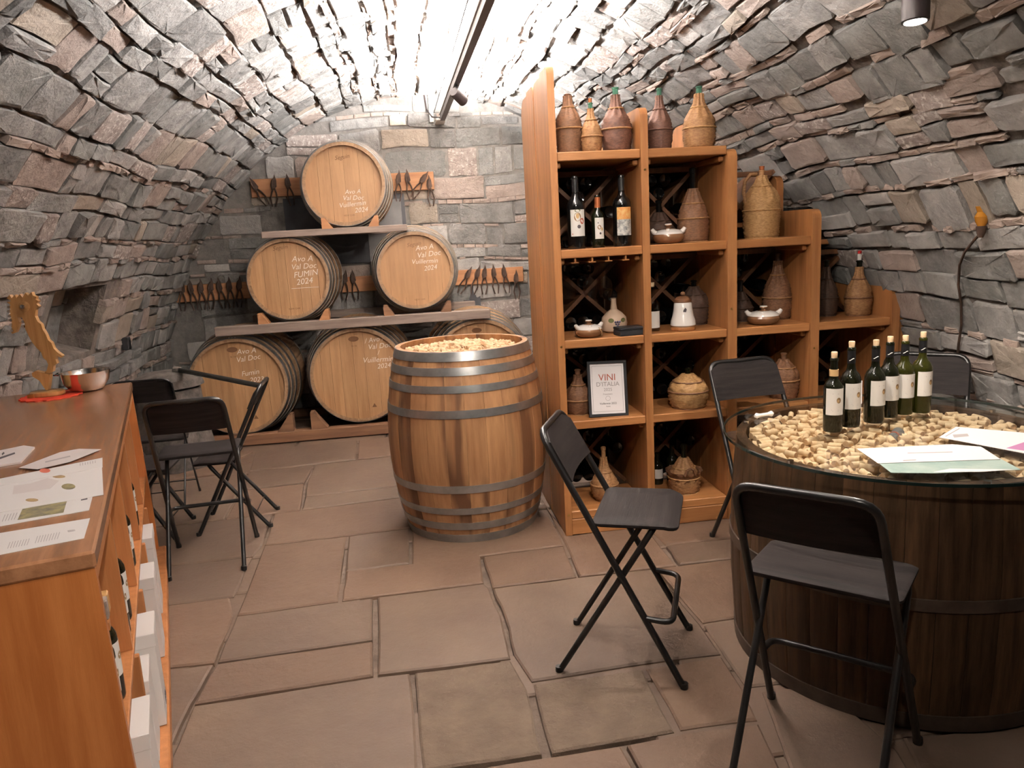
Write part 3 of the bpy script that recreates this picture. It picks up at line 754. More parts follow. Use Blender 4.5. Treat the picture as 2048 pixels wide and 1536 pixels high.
# ------------------------------------------------------------------ tub table with glass top
TC = Vector((1.79, 2.60, 0)); TH_ = .835
tt = thing('tub_table', 'large dark barrel tub table with iron hoops, full of corks', 'table', TC)
def trad(z): return .585+.022*math.sin(PI*min(1, z/TH_*1.0))
ns = 40; m = MB(); seg = 6; vs = []; half = PI/ns*.985
for i in range(seg+1):
    z = TH_*i/seg; r = trad(z)
    for a, rr in ((-half, r), (-half*.85, r+.002), (half*.85, r+.002), (half, r), (half, r-.035), (-half, r-.035)): vs.append((rr*math.cos(a), rr*math.sin(a), z))
m.add(vs, [(i*6+k, i*6+(k+1) % 6, (i+1)*6+(k+1) % 6, (i+1)*6+k) for i in range(seg) for k in range(6)]+[tuple(range(5, -1, -1)), tuple(range(seg*6, seg*6+6))])
sm_ = m.mesh('stave', 'old_oak', .5)
for i in range(ns): link('stave', sm_, tt, None, (0, 0, 2*PI*i/ns))
for z0, z1 in ((.0, .055), (.425, .465)):
    m = MB(); m.ring([(trad(z0)+.007, z0), (trad(z1)+.007, z1), (trad(z1), z1), (trad(z0), z0)], 72); m.build('hoop', 'dark_hoop', tt, .5)
m = MB(); m.lathe([(.54, .62), (.54, .66)], 40); m.build('inner_floor', 'old_oak', tt)
gt = thing('glass_table_top', 'round clear glass disc lying over the cork-filled tub', 'glass top', (1.79, 2.585, .848))
m = MB(); m.lathe([(.634, 0), (.638, .003), (.638, .009), (.634, .012)], 96); m.build('pane', 'glass_top', gt, .4)
m = MB(); m.ring([(.6385, .001), (.642, .001), (.642, .011), (.6385, .011)], 96); m.build('rim', 'glass_edge', gt, .5)
for i in range(6):
    a = i*PI/3+.35; m = MB(); m.cyl((.575*math.cos(a), .575*math.sin(a)-.0, -.013), (.575*math.cos(a), .575*math.sin(a), 0), .012, 10); m.build('spacer', 'steel', gt, SM)
GZ = .8605
def segd(p, q):
    best = 9
    for i in range(4):
        for j in range(4):
            dx = p[0]+p[2]*(i/1.5-1)-q[0]-q[2]*(j/1.5-1); dy = p[1]+p[3]*(i/1.5-1)-q[1]-q[3]*(j/1.5-1); best = min(best, dx*dx+dy*dy)
    return math.sqrt(best)
def seen(x, y):
    q = proj((x, y, .82)); return q and -10 < q[0] < 2060
fp = onz(1790, 873, .815); segs = [(fp.x+dx_, fp.y+dy_, .055*math.cos(.75), .055*math.sin(.75)) for dx_, dy_ in ((0, 0), (-.010, .010), (.010, -.010))]
vis = []; tries = 0
while len(vis) < 300 and tries < 9000:
    tries += 1
    a = random.uniform(0, 2*PI); r_ = .525*math.sqrt(random.random()); an = random.uniform(0, PI)
    x, y = TC.x+r_*math.cos(a), TC.y+r_*math.sin(a)
    if not seen(x, y): continue
    sg = (x, y, .019*math.cos(an), .019*math.sin(an))
    if any(abs(x-q[0]) < .065 and abs(y-q[1]) < .065 and segd(sg, q) < .0255 for q in segs): continue
    segs.append(sg)
    M = Matrix.Translation((x, y, .8155+.012*(1-(r_/.525)**2))) @ Matrix.Rotation(an, 4, 'Z') @ Matrix.Rotation(PI/2+random.gauss(0, .10), 4, 'Y') @ Matrix.Rotation(random.uniform(0, 6), 4, 'Z')
    vis.append((M, random.randrange(3)))
print('corks', len(vis), tries)
rest_c = cork_layer(TC.x, TC.y, .53, .786, 950, .012)
for M, k in vis[:300]:
    o = link('cork', CKM[k]); o.matrix_world = M; tag(o, 'used wine cork lying among others under the glass of tub table', 'cork', 'corks under the glass table top')
o = cork_fill('loose_corks', vis[300:]+rest_c, None); tag(o, 'bed of loose corks filling the tub table below the top ones', 'corks'); o['kind'] = 'stuff'
bed = MB(); bed.lathe([(.54, .70), (.54, .765), (.3, .777), (.02, .782)], 40, (TC.x, TC.y, 0)); bed.build('cork_bed', 'cork', o, SM)

# ------------------------------------------------------------------ stepped shelving rack
RY = 3.974
rk = thing('wooden_rack', 'tall stepped pine rack of cubby shelves full of wicker demijohns', 'shelving rack', (0.77, RY, 0))
def rb(m, name, mt, smooth=None):
    m.v = [(x-.77, y-RY, z) for x, y, z in m.v]; return m.build(name, mt, rk, smooth)
PX = [(.765, .802), (1.240, 1.280), (1.708, 1.760), (2.188, 2.238), (2.668, 2.718)]
ZF = [2.47, 2.262, 2.04, 1.708, 1.258]
ZR = [2.47, 2.26, ony(1385, 238, RY+.45).z, ony(1530, 352, RY+.45).z, ony(1690, 416, RY+.45).z]
def rounded(y0, y1, zt, r0, r1, z0=0.0):
    pts = [(y0, z0)]
    for i in range(7): a = PI-PI/2*i/6; pts.append((y0+r0+r0*math.cos(a), zt-r0+r0*math.sin(a)))
    for i in range(7): a = PI/2-PI/2*i/6; pts.append((y1-r1+r1*math.cos(a), zt-r1+r1*math.sin(a)))
    return pts+[(y1, z0)]
for i, (x0, x1) in enumerate(PX):
    yc = RY+.41
    if i == 0:
        m = MB(); m.prism(rounded(RY, RY+.2, ZF[0], .035, .012), 0, x0, x1); rb(m, 'side_panel', 'pine_v')
        m = MB(); m.prism(rounded(RY+.202, yc, ZF[0]-.015, .02, .035), 0, x0+.002, x1); rb(m, 'side_panel', 'pine_v')
        m = MB(); m.prism(rounded(yc+.015, yc+.235, ZR[0]-.015, .04, .01), 0, x0, x1); rb(m, 'side_panel', 'pine_v')
        m = MB(); m.prism(rounded(yc+.237, yc+.46, ZR[0]-.03, .01, .10), 0, x0+.002, x1); rb(m, 'side_panel', 'pine_v')
    else:
        m = MB(); m.prism(rounded(RY, yc, ZF[i], .05, .02), 0, x0, x1); rb(m, 'divider', 'pine_v')
        m = MB(); m.prism(rounded(yc+.015, yc+.46, ZR[i], .06, .10), 0, x0+.004, x1-.004); rb(m, 'rear_divider', 'pine_v')
ZS = [2.01, 1.52, 1.045, .60, .09]; STH = .045
SHF = {}
for c in range(4):
    x0, x1 = PX[c][1], PX[c+1][0]
    for k, z in enumerate(ZS):
        if (c == 2 and k < 1) or (c == 3 and k < 2): continue
        m = MB(); m.box(x0, x1, RY+.008+random.uniform(0, .004), RY+.40, z, z+STH, .004); rb(m, 'shelf', 'pine_h')
        if k < 4:
            for xx in (x0, x1-.028):
                m = MB(); m.box(xx, xx+.028, RY+.05, RY+.38, z-.032, z-.001, .006); rb(m, 'shelf_support', 'pine_y')
        # rear: cross slats, rails and a backing board
        if 0 < k:
            zt = ZS[k-1]-.02 if not (c == 2 and k == 1) and not (c == 3 and k == 2) else z+STH+.38
            zb = z+STH; yy = RY+.45
            if zt <= ZR[c]+.05:
                for sgn in (1, -1):
                    a = Vector((x0 if sgn > 0 else x1, 0, zb)); b = Vector((x1 if sgn > 0 else x0, 0, zt)); d = (b-a).normalized(); nn = Vector((-d.z, 0, d.x))*.011
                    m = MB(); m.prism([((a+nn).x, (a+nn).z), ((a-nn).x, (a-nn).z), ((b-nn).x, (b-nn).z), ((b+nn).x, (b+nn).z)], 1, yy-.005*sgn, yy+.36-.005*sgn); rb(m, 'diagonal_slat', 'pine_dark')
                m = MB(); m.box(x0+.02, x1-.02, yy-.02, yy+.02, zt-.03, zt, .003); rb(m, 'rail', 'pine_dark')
    zt = min(ZR[c], ZR[c+1])-.04
    if c == 0: zt = 2.03
    if c == 1: zt = 2.03
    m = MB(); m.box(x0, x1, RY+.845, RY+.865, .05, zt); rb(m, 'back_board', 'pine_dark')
for c in range(4):
    m = MB(); m.box(PX[c][1] if c else PX[0][0]+.0375, PX[c+1][0], RY+.006, RY+.03, 0, .089, .003); rb(m, 'plinth', 'pine_h')
m = MB(); m.box(PX[2][1], PX[3][0], RY+.402, RY+.84, 1.63, 1.655); rb(m, 'rear_shelf_or_cover', 'pine_h')
for c in (0, 1): m = MB(); m.box(PX[c][1], PX[c+1][0], RY+.402, RY+.84, 2.02, 2.045); rb(m, 'rear_shelf_or_cover', 'pine_h')  # cover boards added over the rear to stop light showing through
m = MB(); m.box(PX[3][1], PX[4][0], RY+.45, RY+.80, ony(1660, 478, RY+.45).z-.03, ony(1660, 478, RY+.45).z, .003); rb(m, 'rear_shelf_or_cover', 'pine_h')
m = MB(); m.prism([(2.722, 0), (2.86, 0), (2.862, .45), (2.835, .85), (2.79, 1.10), (2.745, 1.26), (2.722, 1.285)], 1, RY+.03, RY+.06); rb(m, 'filler_board', 'pine_v')
for (x, z) in ((.783, 1.06), (.785, .12), (1.26, 1.95), (2.21, .95), (1.73, 1.2)):
    m = MB(); m.cyl((x, RY-.002, z), (x, RY+.004, z), .006, 8); rb(m, 'screw', 'brass')
TOPZ = [z+STH+.0005 for z in ZS]

# ---------------- bottle builders
def bottle_prof(h, r, neck=.014, sh=.58, nk=.74):
    return [(r*.55, .004), (r*.93, .0), (r, .008), (r, h*sh), (r*.97, h*(sh+.035)), (r*.80, h*(sh+.085)), (r*.52, h*(sh+.125)), (neck*1.15, h*nk), (neck, h*.80), (neck*.95, h*.955), (neck*1.12, h*.96), (neck*1.12, h*.985), (neck*.9, h)]
def ellipse(cx, cy, rx, ry, n=16): return [(cx+rx*math.cos(2*PI*i/n), cy+ry*math.sin(2*PI*i/n)) for i in range(n)]
def rect(u0, u1, v0, v1): return [(u0, v0), (u1, v0), (u1, v1), (u0, v1)]
def label_on(t, r, z0, z1, w, mt='label_white', ang=0.0, prints=()):
    a0 = -PI/2+ang
    m = MB(); m.patch(r+.0007, -w/2, w/2, z0, z1, a0, 10); lb = m.build('label', mt, t, SM)
    for pts, mm in prints:
        m = MB(); m.wrap(pts, r+.0013, 0, a0); m.build('print', mm, lb)
    return lb
def wine_bottle(label, loc, h=.30, r=.037, glass='glass_dark', rz=0.0, group=None, name='wine_bottle', neck=.014):
    t = thing(name, label, 'bottle', loc, rz, group)
    m = MB(); m.lathe(bottle_prof(h, r, neck), 28); m.build('glass', glass, t, .9)
    return t
# ---------------- wicker demijohns
def wicker(label, loc, h, r, mt='wicker_brown', neck='glass_dark', shape='flask', ribs='wicker_tan', name='wicker_demijohn', cat='demijohn', stakes=18, neckr=.016, cork=False, rz=0.0):
    t = thing(name, label, cat, loc, rz)
    SH = {'flask': [(.78, 0), (.90, .03), (1.0, .22), (.99, .36), (.90, .47), (.66, .58), (.44, .67), (.30, .76), (.26, .88)],
          'tall':  [(.84, 0), (.90, .03), (.97, .25), (1.0, .45), (.93, .56), (.70, .68), (.42, .78), (.33, .86), (.30, .97)],
          'cone':  [(.88, 0), (.95, .03), (1.0, .20), (.98, .33), (.86, .42), (.62, .54), (.40, .66), (.28, .72)],
          'round': [(.80, 0), (.90, .04), (1.0, .25), (1.0, .45), (.92, .58), (.70, .69), (.44, .79), (.28, .86)],
          'gourd': [(.62, 0), (.86, .06), (1.0, .22), (.94, .34), (.70, .45), (.42, .56), (.26, .68), (.20, .80)],
          'jar':   [(.86, 0), (.92, .02), (.98, .2), (1.0, .42), (.95, .56), (.78, .68), (.48, .78), (.30, .86), (.24, .92)]}[shape]
    rows = max(18, int(h*SH[-1][1]/.0115)); prof = []
    def cr(p0, p1, p2, p3, t): return .5*(2*p1+(p2-p0)*t+(2*p0-5*p1+4*p2-p3)*t*t+(3*p1-p0-3*p2+p3)*t**3)
    for j in range(rows+1):
        f = SH[-1][1]*j/rows
        for i in range(len(SH)-1):
            if SH[i][1] <= f <= SH[i+1][1]+1e-9:
                q = (f-SH[i][1])/(SH[i+1][1]-SH[i][1])
                prof.append((r*cr(SH[max(i-1, 0)][0], SH[i][0], SH[i+1][0], SH[min(i+2, len(SH)-1)][0], q), h*f)); break
    n = stakes*2
    split = int(rows*(.56 if shape != 'tall' else .62))
    def off(j, k):
        amp = min(.0065, r*.075)
        if j > split: return amp*.6*(1 if (k % 4 < 2) else -1)+(amp*.35 if j % 2 else 0)
        return amp*(1 if ((k//2)+(j//1)) % 2 else -1)*.75+random.uniform(-.0012, .0012)
    m = MB(); m.lathe(prof, n, (0, 0, 0), off); m.build('wicker_weave', mt, t, 1.2)
    for f in (.02, SH[3][1], SH[-3][1]):
        j = min(rows, int(rows*f/SH[-1][1])); rr, zz = prof[j]
        m = MB(); m.ring([(rr+.002+.0055*math.cos(a), zz+.005*math.sin(a)) for a in [i*PI/3 for i in range(6)]], 28); m.build('wicker_band', ribs, t, SM)
    z1 = h*SH[-1][1]; rt = min(prof[-1][0]*.8, neckr)
    m = MB(); m.lathe([(rt, z1-.01), (rt*.95, z1+(h-z1)*.7), (rt*1.2, z1+(h-z1)*.72), (rt*1.2, h-.004), (rt*.8, h)], 16); m.build('neck', neck, t, SM)
    if cork:
        m = MB(); m.lathe([(rt*.8, h-.002), (rt*.95, h+.02)], 12); m.build('stopper', 'capsule_copper', t, SM)
    return t
def place(cx, ybase, ytop, wpx, Y, zs):
    p = ony(cx, (ybase+ytop)/2, Y); h = ony(cx, ytop, Y).z-zs; q = proj((p.x, Y, zs))
    return (p.x, Y, zs), max(.05, h), wpx/FPX*q[2]/2
def wk(lab, cx, ybase, ytop, wpx, dY, k, **kw):
    loc, h, r = place(cx, ybase, ytop, wpx, RY+dY, TOPZ[k]); return wicker(lab, loc, h, r, **kw)
wk('tall brown wicker demijohn at the left end of the top shelf', 1137, 310, 188, 52, .16, 0, mt='wicker_brown', shape='tall', neck='wicker_brown', neckr=.03)
wk('small tan wicker bottle with cork stopper on the top shelf', 1182, 310, 205, 42, .13, 0, mt='wicker_tan', shape='flask', neck='glass_teal', cork=True)
wk('red-brown wicker demijohn with long green glass neck on the top shelf', 1232, 308, 174, 60, .15, 0, mt='wicker_dark', ribs='wicker_tan', shape='flask', neck='glass_teal')
wk('dark purplish wicker demijohn beside the second post on the top shelf', 1319, 306, 176, 48, .16, 0, mt='wicker_dark', ribs='wicker_dark', shape='flask', neck='glass_teal')
wk('orange-brown ribbed wicker demijohn at the right end of the top shelf', 1398, 303, 172, 63, .15, 0, mt='wicker_tan', ribs='wicker_straw', shape='flask', neck='glass_teal')
wk('conical brown wicker demijohn with black glass neck beside a lidded pot', 1386, 492, 335, 60, .24, 1, mt='wicker_brown', shape='cone', neck='glass_black')
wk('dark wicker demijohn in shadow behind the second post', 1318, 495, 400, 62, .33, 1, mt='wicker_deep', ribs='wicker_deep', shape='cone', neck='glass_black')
jug = wk('tall straw wicker jug with a loop handle on the third column', 1523, 484, 340, 70, .17, 1, mt='wicker_straw', ribs='wicker_straw', shape='jar', neck='wicker_tan', name='wicker_jug', cat='jug', cork=True)
m = MB(); rr = 70/FPX*4.1/2; m.tube([(-rr*.95, 0, .19), (-rr*1.12, 0, .25), (-rr*1.05, 0, .31), (-rr*.7, 0, .345), (-rr*.3, 0, .345)], .010, 8); m.build('handle', 'wicker_tan', jug, SM)
wk('brown wicker demijohn behind the lidded pot in the third column', 1555, 650, 505, 56, .28, 2, mt='wicker_brown', shape='flask', neck='wicker_deep')
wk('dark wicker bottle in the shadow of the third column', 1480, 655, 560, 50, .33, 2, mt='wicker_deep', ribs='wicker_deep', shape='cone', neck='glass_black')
cl = wk('brown glazed-looking wicker demijohn with red-topped wire clip', 1717, 640, 520, 50, .20, 2, mt='wicker_tan', ribs='wicker_brown', shape='flask', neck='glass_dark')
z = ony(1717, 520, RY+.20).z-TOPZ[2]
m = MB(); m.lathe([(.012, z), (.013, z+.03), (.008, z+.036)], 12); m.build('stopper', 'ceramic_white', cl, SM)
m = MB(); m.lathe([(.010, z+.036), (.011, z+.05), (.005, z+.054)], 12); m.build('stopper_cap', 'red_cap', cl, SM)
m = MB(); m.tube([(.014, 0, z-.02), (.03, 0, z+.01), (.035, 0, z+.035), (.02, 0, z+.04)], .0025, 6); m.build('wire_clip', 'steel', cl, SM)
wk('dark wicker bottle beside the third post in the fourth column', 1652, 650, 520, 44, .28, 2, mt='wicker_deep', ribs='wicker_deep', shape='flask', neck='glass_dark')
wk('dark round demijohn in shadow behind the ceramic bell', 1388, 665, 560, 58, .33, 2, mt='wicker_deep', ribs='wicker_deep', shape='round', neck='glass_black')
wk('brown wicker flask left of the framed certificate', 1157, 850, 738, 52, .20, 3, mt='wicker_brown', ribs='wicker_tan', shape='flask', neck='wicker_brown')
wk('round straw-coloured wicker demijohn on the fourth shelf', 1376, 838, 736, 76, .14, 3, mt='wicker_straw', ribs='wicker_brown', shape='round', neck='glass_dark', stakes=16)
wk('brown wicker demijohn behind the stool back in the third column', 1567, 802, 705, 58, .16, 3, mt='wicker_brown', shape='round', neck='wicker_brown')
wk('pale wicker gourd flask behind the black stool on the bottom shelf', 1208, 992, 893, 54, .16, 4, mt='wicker_tan', ribs='wicker_tan', shape='gourd', neck='wicker_tan')
dj = wk('straw demijohn sitting in a handled basket on the bottom shelf', 1368, 1003, 888, 62, .17, 4, mt='wicker_tan', ribs='wicker_straw', shape='cone', neck='glass_dark')
rr = 66/FPX*4.15/2
m = MB(); m.lathe([(rr*.80, 0), (rr*.95, .06), (rr*1.12, .125), (rr*1.2, .13), (rr*1.15, .115)], 40, (0, 0, 0), lambda j, k: .002*(1 if (k//2+j) % 2 else -1)); m.build('basket', 'wicker_brown', dj, 1.2)
for s in (-1, 1):
    m = MB(); m.tube([(s*rr*.35, -rr*1.1, .12), (s*rr*.2, -rr*1.2, .155), (0, -rr*1.22, .165), (-s*rr*.2, -rr*1.2, .155), (-s*rr*.35, -rr*1.1, .12)], .008, 6); m.build('basket_handle', 'wicker_brown', dj, SM)
    break

# standing bottles on the second shelf
def shelf_bottle(lab, cx, ybase, ytop, wpx, dY, k, glass, neck=.014):
    loc, h, r = place(cx, ybase, ytop, wpx, RY+dY, TOPZ[k]); return wine_bottle(lab, loc, h, r, glass, neck=neck), h, r
b1, h, r = shelf_bottle('black magnum with white label and painted emblems, left of three bottles', 1152, 508, 352, 36, .08, 1, 'glass_black', .017)
w = r*1.75; zc = h*.36
lb = label_on(b1, r, h*.175, h*.54, w, prints=[(ellipse(-.003, zc+.03, .019, .023), 'ink_brown'), (ellipse(-.003, zc+.035, .009, .014), 'paper_band'), (ellipse(-.002, zc+.062, .016, .007), 'vase_green'), (ellipse(.022, zc+.008, .0115, .016), 'ink_red'), (ellipse(.004, zc-.02, .0095, .0095), 'ink'), (rect(-w*.42, -w*.36, h*.20, h*.215), 'ink_red')])
m = MB(); m.lathe([(.0185, h*.78), (.0185, h*.985), (.010, h+.001)], 20); m.build('capsule', 'capsule_black', b1, SM)
b2, h, r = shelf_bottle('slim wine bottle with copper capsule between two black magnums', 1196, 503, 390, 26, .09, 1, 'glass_dark')
w = r*1.5; zc = h*.36
label_on(b2, r, h*.17, h*.57, w, prints=[(ellipse(-.002, zc+.008, .0105, .0115), 'ink_brown'), (ellipse(.013, zc-.002, .006, .009), 'paper_band'), (ellipse(.003, zc-.024, .0055, .006), 'ink'), ([(-.012, zc+.028), (-.004, zc+.028), (-.008, zc+.036)], 'ink')])
m = MB(); m.lathe([(.0155, h*.76), (.0155, h*.985), (.008, h+.001)], 20); m.build('capsule', 'capsule_copper', b2, SM)
b3, h, r = shelf_bottle('black magnum with orange and grey picture label, right of three bottles', 1244, 502, 350, 37, .09, 1, 'glass_black', .016)
w = r*1.7
label_on(b3, r, h*.38, h*.55, w, 'label_art_top'); label_on(b3, r, h*.155, h*.38, w, 'label_art_low')
m = MB(); m.lathe([(.0175, h*.78), (.0175, h*.985), (.010, h+.001)], 20); m.build('capsule', 'capsule_black', b3, SM)
b4, h, r = shelf_bottle('clear bottle with rounded white label half hidden behind the second post', 1305, 664, 572, 28, .15, 2, 'glass_clear')
label_on(b4, r, h*.08, h*.45, r*1.9, prints=()); m = MB(); m.lathe([(.012, h-.004), (.013, h+.02)], 12); m.build('cork', 'cork', b4, SM)
for cx, yb, yt, k, lab in ((1315, 965, 905, 4, 'pale-labelled bottle in shadow at left of the basket'), (1344, 960, 890, 4, 'bottle with pale label in shadow behind the basket')):
    bb, h, r = shelf_bottle(lab, cx, yb, yt, 22, .34, k, 'glass_dark'); label_on(bb, r, h*.2, h*.5, r*1.6)
# lidded casserole pots
def casserole(label, cx, ybase, ytop, wpx, dY, k, rz=0.0):
    loc, h, r = place(cx, ybase, ytop, wpx, RY+dY, TOPZ[k]); r *= .86
    t = thing('lidded_pot', label, 'pot', loc, rz)
    m = MB(); m.lathe([(r*.55, 0), (r*.80, .006), (r*.97, h*.22), (r, h*.36), (r*.94, h*.47), (r*.90, h*.47)], 32); m.build('bowl', 'ceramic_brown', t, SM)
    m = MB(); m.lathe([(r*.93, h*.47), (r*.90, h*.55), (r*.72, h*.66), (r*.42, h*.72), (r*.22, h*.74)], 32); m.build('lid', 'ceramic_white', t, SM)
    m = MB(); m.lathe([(r*.40, h*.715), (r*.28, h*.76), (r*.14, h*.78), (r*.15, h*.83), (r*.25, h*.89), (r*.23, h*.95)], 20); m.build('knob', 'ceramic_brown', t, SM)
    m = MB(); m.lathe([(r*.24, h*.945), (r*.20, h*.99), (r*.06, h)], 20); m.build('knob_top', 'ceramic_white', t, SM)
    for s in (-1, 1):
        m = MB(); m.tube([(s*r*.78, 0, h*.52), (s*r*.96, 0, h*.62), (s*r*1.08, 0, h*.76)], [r*.17, r*.15, r*.11], 10); m.build('spout', 'ceramic_white', t, SM)
    m = MB(); m.lathe([(r*.14, h*.5), (r*.11, h*.74)], 10, (-r*.25, -r*.62, 0)); m.build('side_spout', 'ceramic_white', t, SM)
    return t
casserole('white-lidded brown pot on the second shelf beside conical demijohn', 1337, 497, 447, 74, .12, 1)
cz_ = casserole('white-lidded pot with a string tag beside the painted flask', 1178, 686, 639, 66, .10, 2, .3)
m = MB(); m.tube([(.02, -.07, .055), (.03, -.085, .03), (.025, -.088, .012)], .002, 5); m.build('string', 'wicker_straw', cz_)
casserole('white-lidded brown pot on the third column shelf', 1527, 659, 611, 75, .11, 2, -.2)
# painted flask
loc, h, r = place(1228, 668, 596, 52, RY+.22, TOPZ[2])
t = thing('painted_flask', 'beige ceramic flask painted with blue grapes', 'vase', loc)
m = MB(); m.lathe([(r*.6, 0), (r*.88, .012), (r, .05), (r*.92, .085), (r*.6, .11), (r*.26, .128), (r*.2, .16), (r*.2, h*.98), (r*.24, h)], 32); m.build('body', 'ceramic_beige', t, SM)
m = MB()
for i, (u, v) in enumerate([(-.012, .068), (0, .068), (.012, .068), (-.008, .056), (.006, .056), (0, .045), (-.002, .034)]): m.lathe([(.001, -.006), (.0075, 0), (.001, .006)], 8, (u, -math.sqrt(max(0, r*r-u*u))*.99, v-.004))
m.build('grapes', 'vase_blue', t, SM)
for s in (-1, 1): m = MB(); m.wrap(ellipse(s*.036, .072, .017, .013, 9), r*.985, 0); m.build('painted_leaf', 'vase_green', t)
# black box
loc, h, r = place(1262, 684, 663, 58, RY+.06, TOPZ[2])
t = thing('black_case', 'flat black case on the third shelf', 'box', loc, .12)
m = MB(); m.box(-.078, .078, -.04, .06, 0, .03, .003); m.build('case_body', 'frame_black', t)
m = MB(); m.box(-.079, .079, -.041, .061, .031, .045, .003); m.build('case_lid', 'frame_black', t)
# ceramic bell
loc, h, r = place(1366, 670, 583, 50, RY+.10, TOPZ[2])
t = thing('ceramic_bell', 'white ceramic bell on a wooden base with dark map emblem', 'bell', loc)
m = MB(); m.lathe([(r*.92, 0), (r*.98, .006), (r*.98, .016), (r*.9, .022)], 28); m.build('base', 'pine_h', t, SM)
m = MB(); m.lathe([(r*.9, .023), (r*1.0, .03), (r*.96, .055), (r*.84, .08), (r*.74, .12), (r*.70, h*.70), (r*.62, h*.735)], 32); m.build('bell_body', 'ceramic_white', t, SM)
m = MB(); m.lathe([(r*.68, h*.73), (r*.66, h*.80), (r*.45, h*.87), (r*.2, h*.89)], 24); m.build('cap', 'pine_dark', t, SM)
m = MB(); m.lathe([(r*.1, h*.88), (r*.2, h*.93), (r*.16, h*.98), (r*.03, h)], 16); m.build('knob', 'pine_dark', t, SM)
m = MB(); m.wrap([(-.016, .115), (-.006, .128), (.002, .118), (-.002, .105), (.002, .092), (-.006, .088), (-.010, .100), (-.018, .106)], r*.78, 0); m.build('emblem', 'ink', t)
m = MB(); m.wrap(rect(.006, .03, .104, .106), r*.78); m.wrap(rect(.006, .026, .098, .100), r*.78); m.build('lettering', 'ink_grey', t)
# hanging glasses
for i, x in enumerate((1150, 1184, 1217, 1251)):
    p = ony(x, 528, RY+.03); m = MB(); m.box(-.004, .004, 0, .30, 0, .022); m.box(-.02, .02, 0, .30, -.006, 0, .002)
    m.build('glass_rail', 'pine_y', rk, None, (p.x-.77, .02, ZS[1]-.0225))
for x, lab in ((1137, 'wine glass hanging upside down at the left under the second shelf'), (1180, 'middle wine glass hanging upside down under the second shelf'), (1210, 'wine glass hanging upside down above the painted flask')):
    p = ony(x, 560, RY+.14); t = thing('wine_glass', lab, 'glass', (p.x, RY+.14, ZS[1]-.222), 0, 'wine glasses hanging under the shelf')
    m = MB(); m.lathe([(.029, 0), (.036, .03), (.039, .06), (.033, .09), (.012, .108), (.0045, .116)], 24, caps=False); m.build('bowl', 'glass_clear', t, SM)
    m = MB(); m.lathe([(.0045, .115), (.004, .16), (.0045, .19)], 10); m.build('stem', 'glass_clear', t, SM)
    m = MB(); m.lathe([(.005, .19), (.034, .1975), (.034, .199)], 24); m.build('foot', 'glass_clear', t, SM)
# framed certificate
pa, pb = onz(1208, 862, TOPZ[3]), onz(1285, 851, TOPZ[3])
t = thing('framed_certificate', 'black framed certificate leaning on the fourth shelf', 'picture frame', ((pa.x+pb.x)/2-.003, RY+.055, TOPZ[3]+.001), 0, None, (-.20, .03, -.02))
W, Hh = .222, .308
m = MB()
m.box(-W/2, W/2, 0, .014, 0, .016, .002); m.box(-W/2, W/2, 0, .014, Hh-.016, Hh, .002); m.box(-W/2, -W/2+.016, 0, .014, .014, Hh-.014, .002); m.box(W/2-.016, W/2, 0, .014, .014, Hh-.014, .002); m.build('frame', 'frame_black', t)
m = MB(); m.box(-W/2+.012, W/2-.012, .007, .010, .012, Hh-.012); m.build('sheet', 'certificate', t)
sh = MB(); a_, b_, c_, d_ = -W/2+.026, W/2-.026, .028, Hh-.028
for q in ((a_, b_, c_, c_+.0015), (a_, b_, d_-.0015, d_), (a_, a_+.0015, c_, d_), (b_-.0015, b_, c_, d_)): sh.box(q[0], q[1], .0064, .0069, q[2], q[3])
sh.build('border_line', 'ink_grey', t)
tr_ = (PI/2, 0, 0)
text('lettering', 'VINI', .052, (0, .0062, .215), tr_, 'ink_red', t, extrude=.0002)
text('lettering', "D'ITALIA", .034, (.002, .0062, .178), tr_, 'ink_grey', t, extrude=.0002)
text('lettering', '2025', .024, (.002, .0062, .148), tr_, 'ink_grey', t, extrude=.0002)
text('lettering', 'Presentato', .012, (0, .0062, .124), tr_, 'ink_grey', t, extrude=.0002)
text('lettering', 'Vuillermin 2022', .015, (0, .0062, .072), tr_, 'ink', t, extrude=.0002)
text('lettering', 'Fumin', .010, (0, .0062, .056), tr_, 'ink', t, extrude=.0002)
m = MB(); m.ring([(.012, -.0002), (.0135, -.0002), (.0135, .0002), (.012, .0002)], 20); m.build('seal', 'ink_grey', t, None, (0, .0064, .1), tr_)
m = MB(); m.box(-.03, .03, .03, .036, 0, Hh*.7, .002); m.build('stand', 'frame_black', t, None, (0, .012, .0), (-.0, 0, 0))
pc = onz(1176, 800, TOPZ[3]); m = MB(); m.box(-.03, .03, -.002, .002, 0, .045); tag(m.build('paper_tag', 'paper_band', None, None, (pc.x-.02, RY+.22, TOPZ[3]+.08), (0, .6, 0)), 'small buff paper tag hanging behind the flask beside the certificate', 'tag')
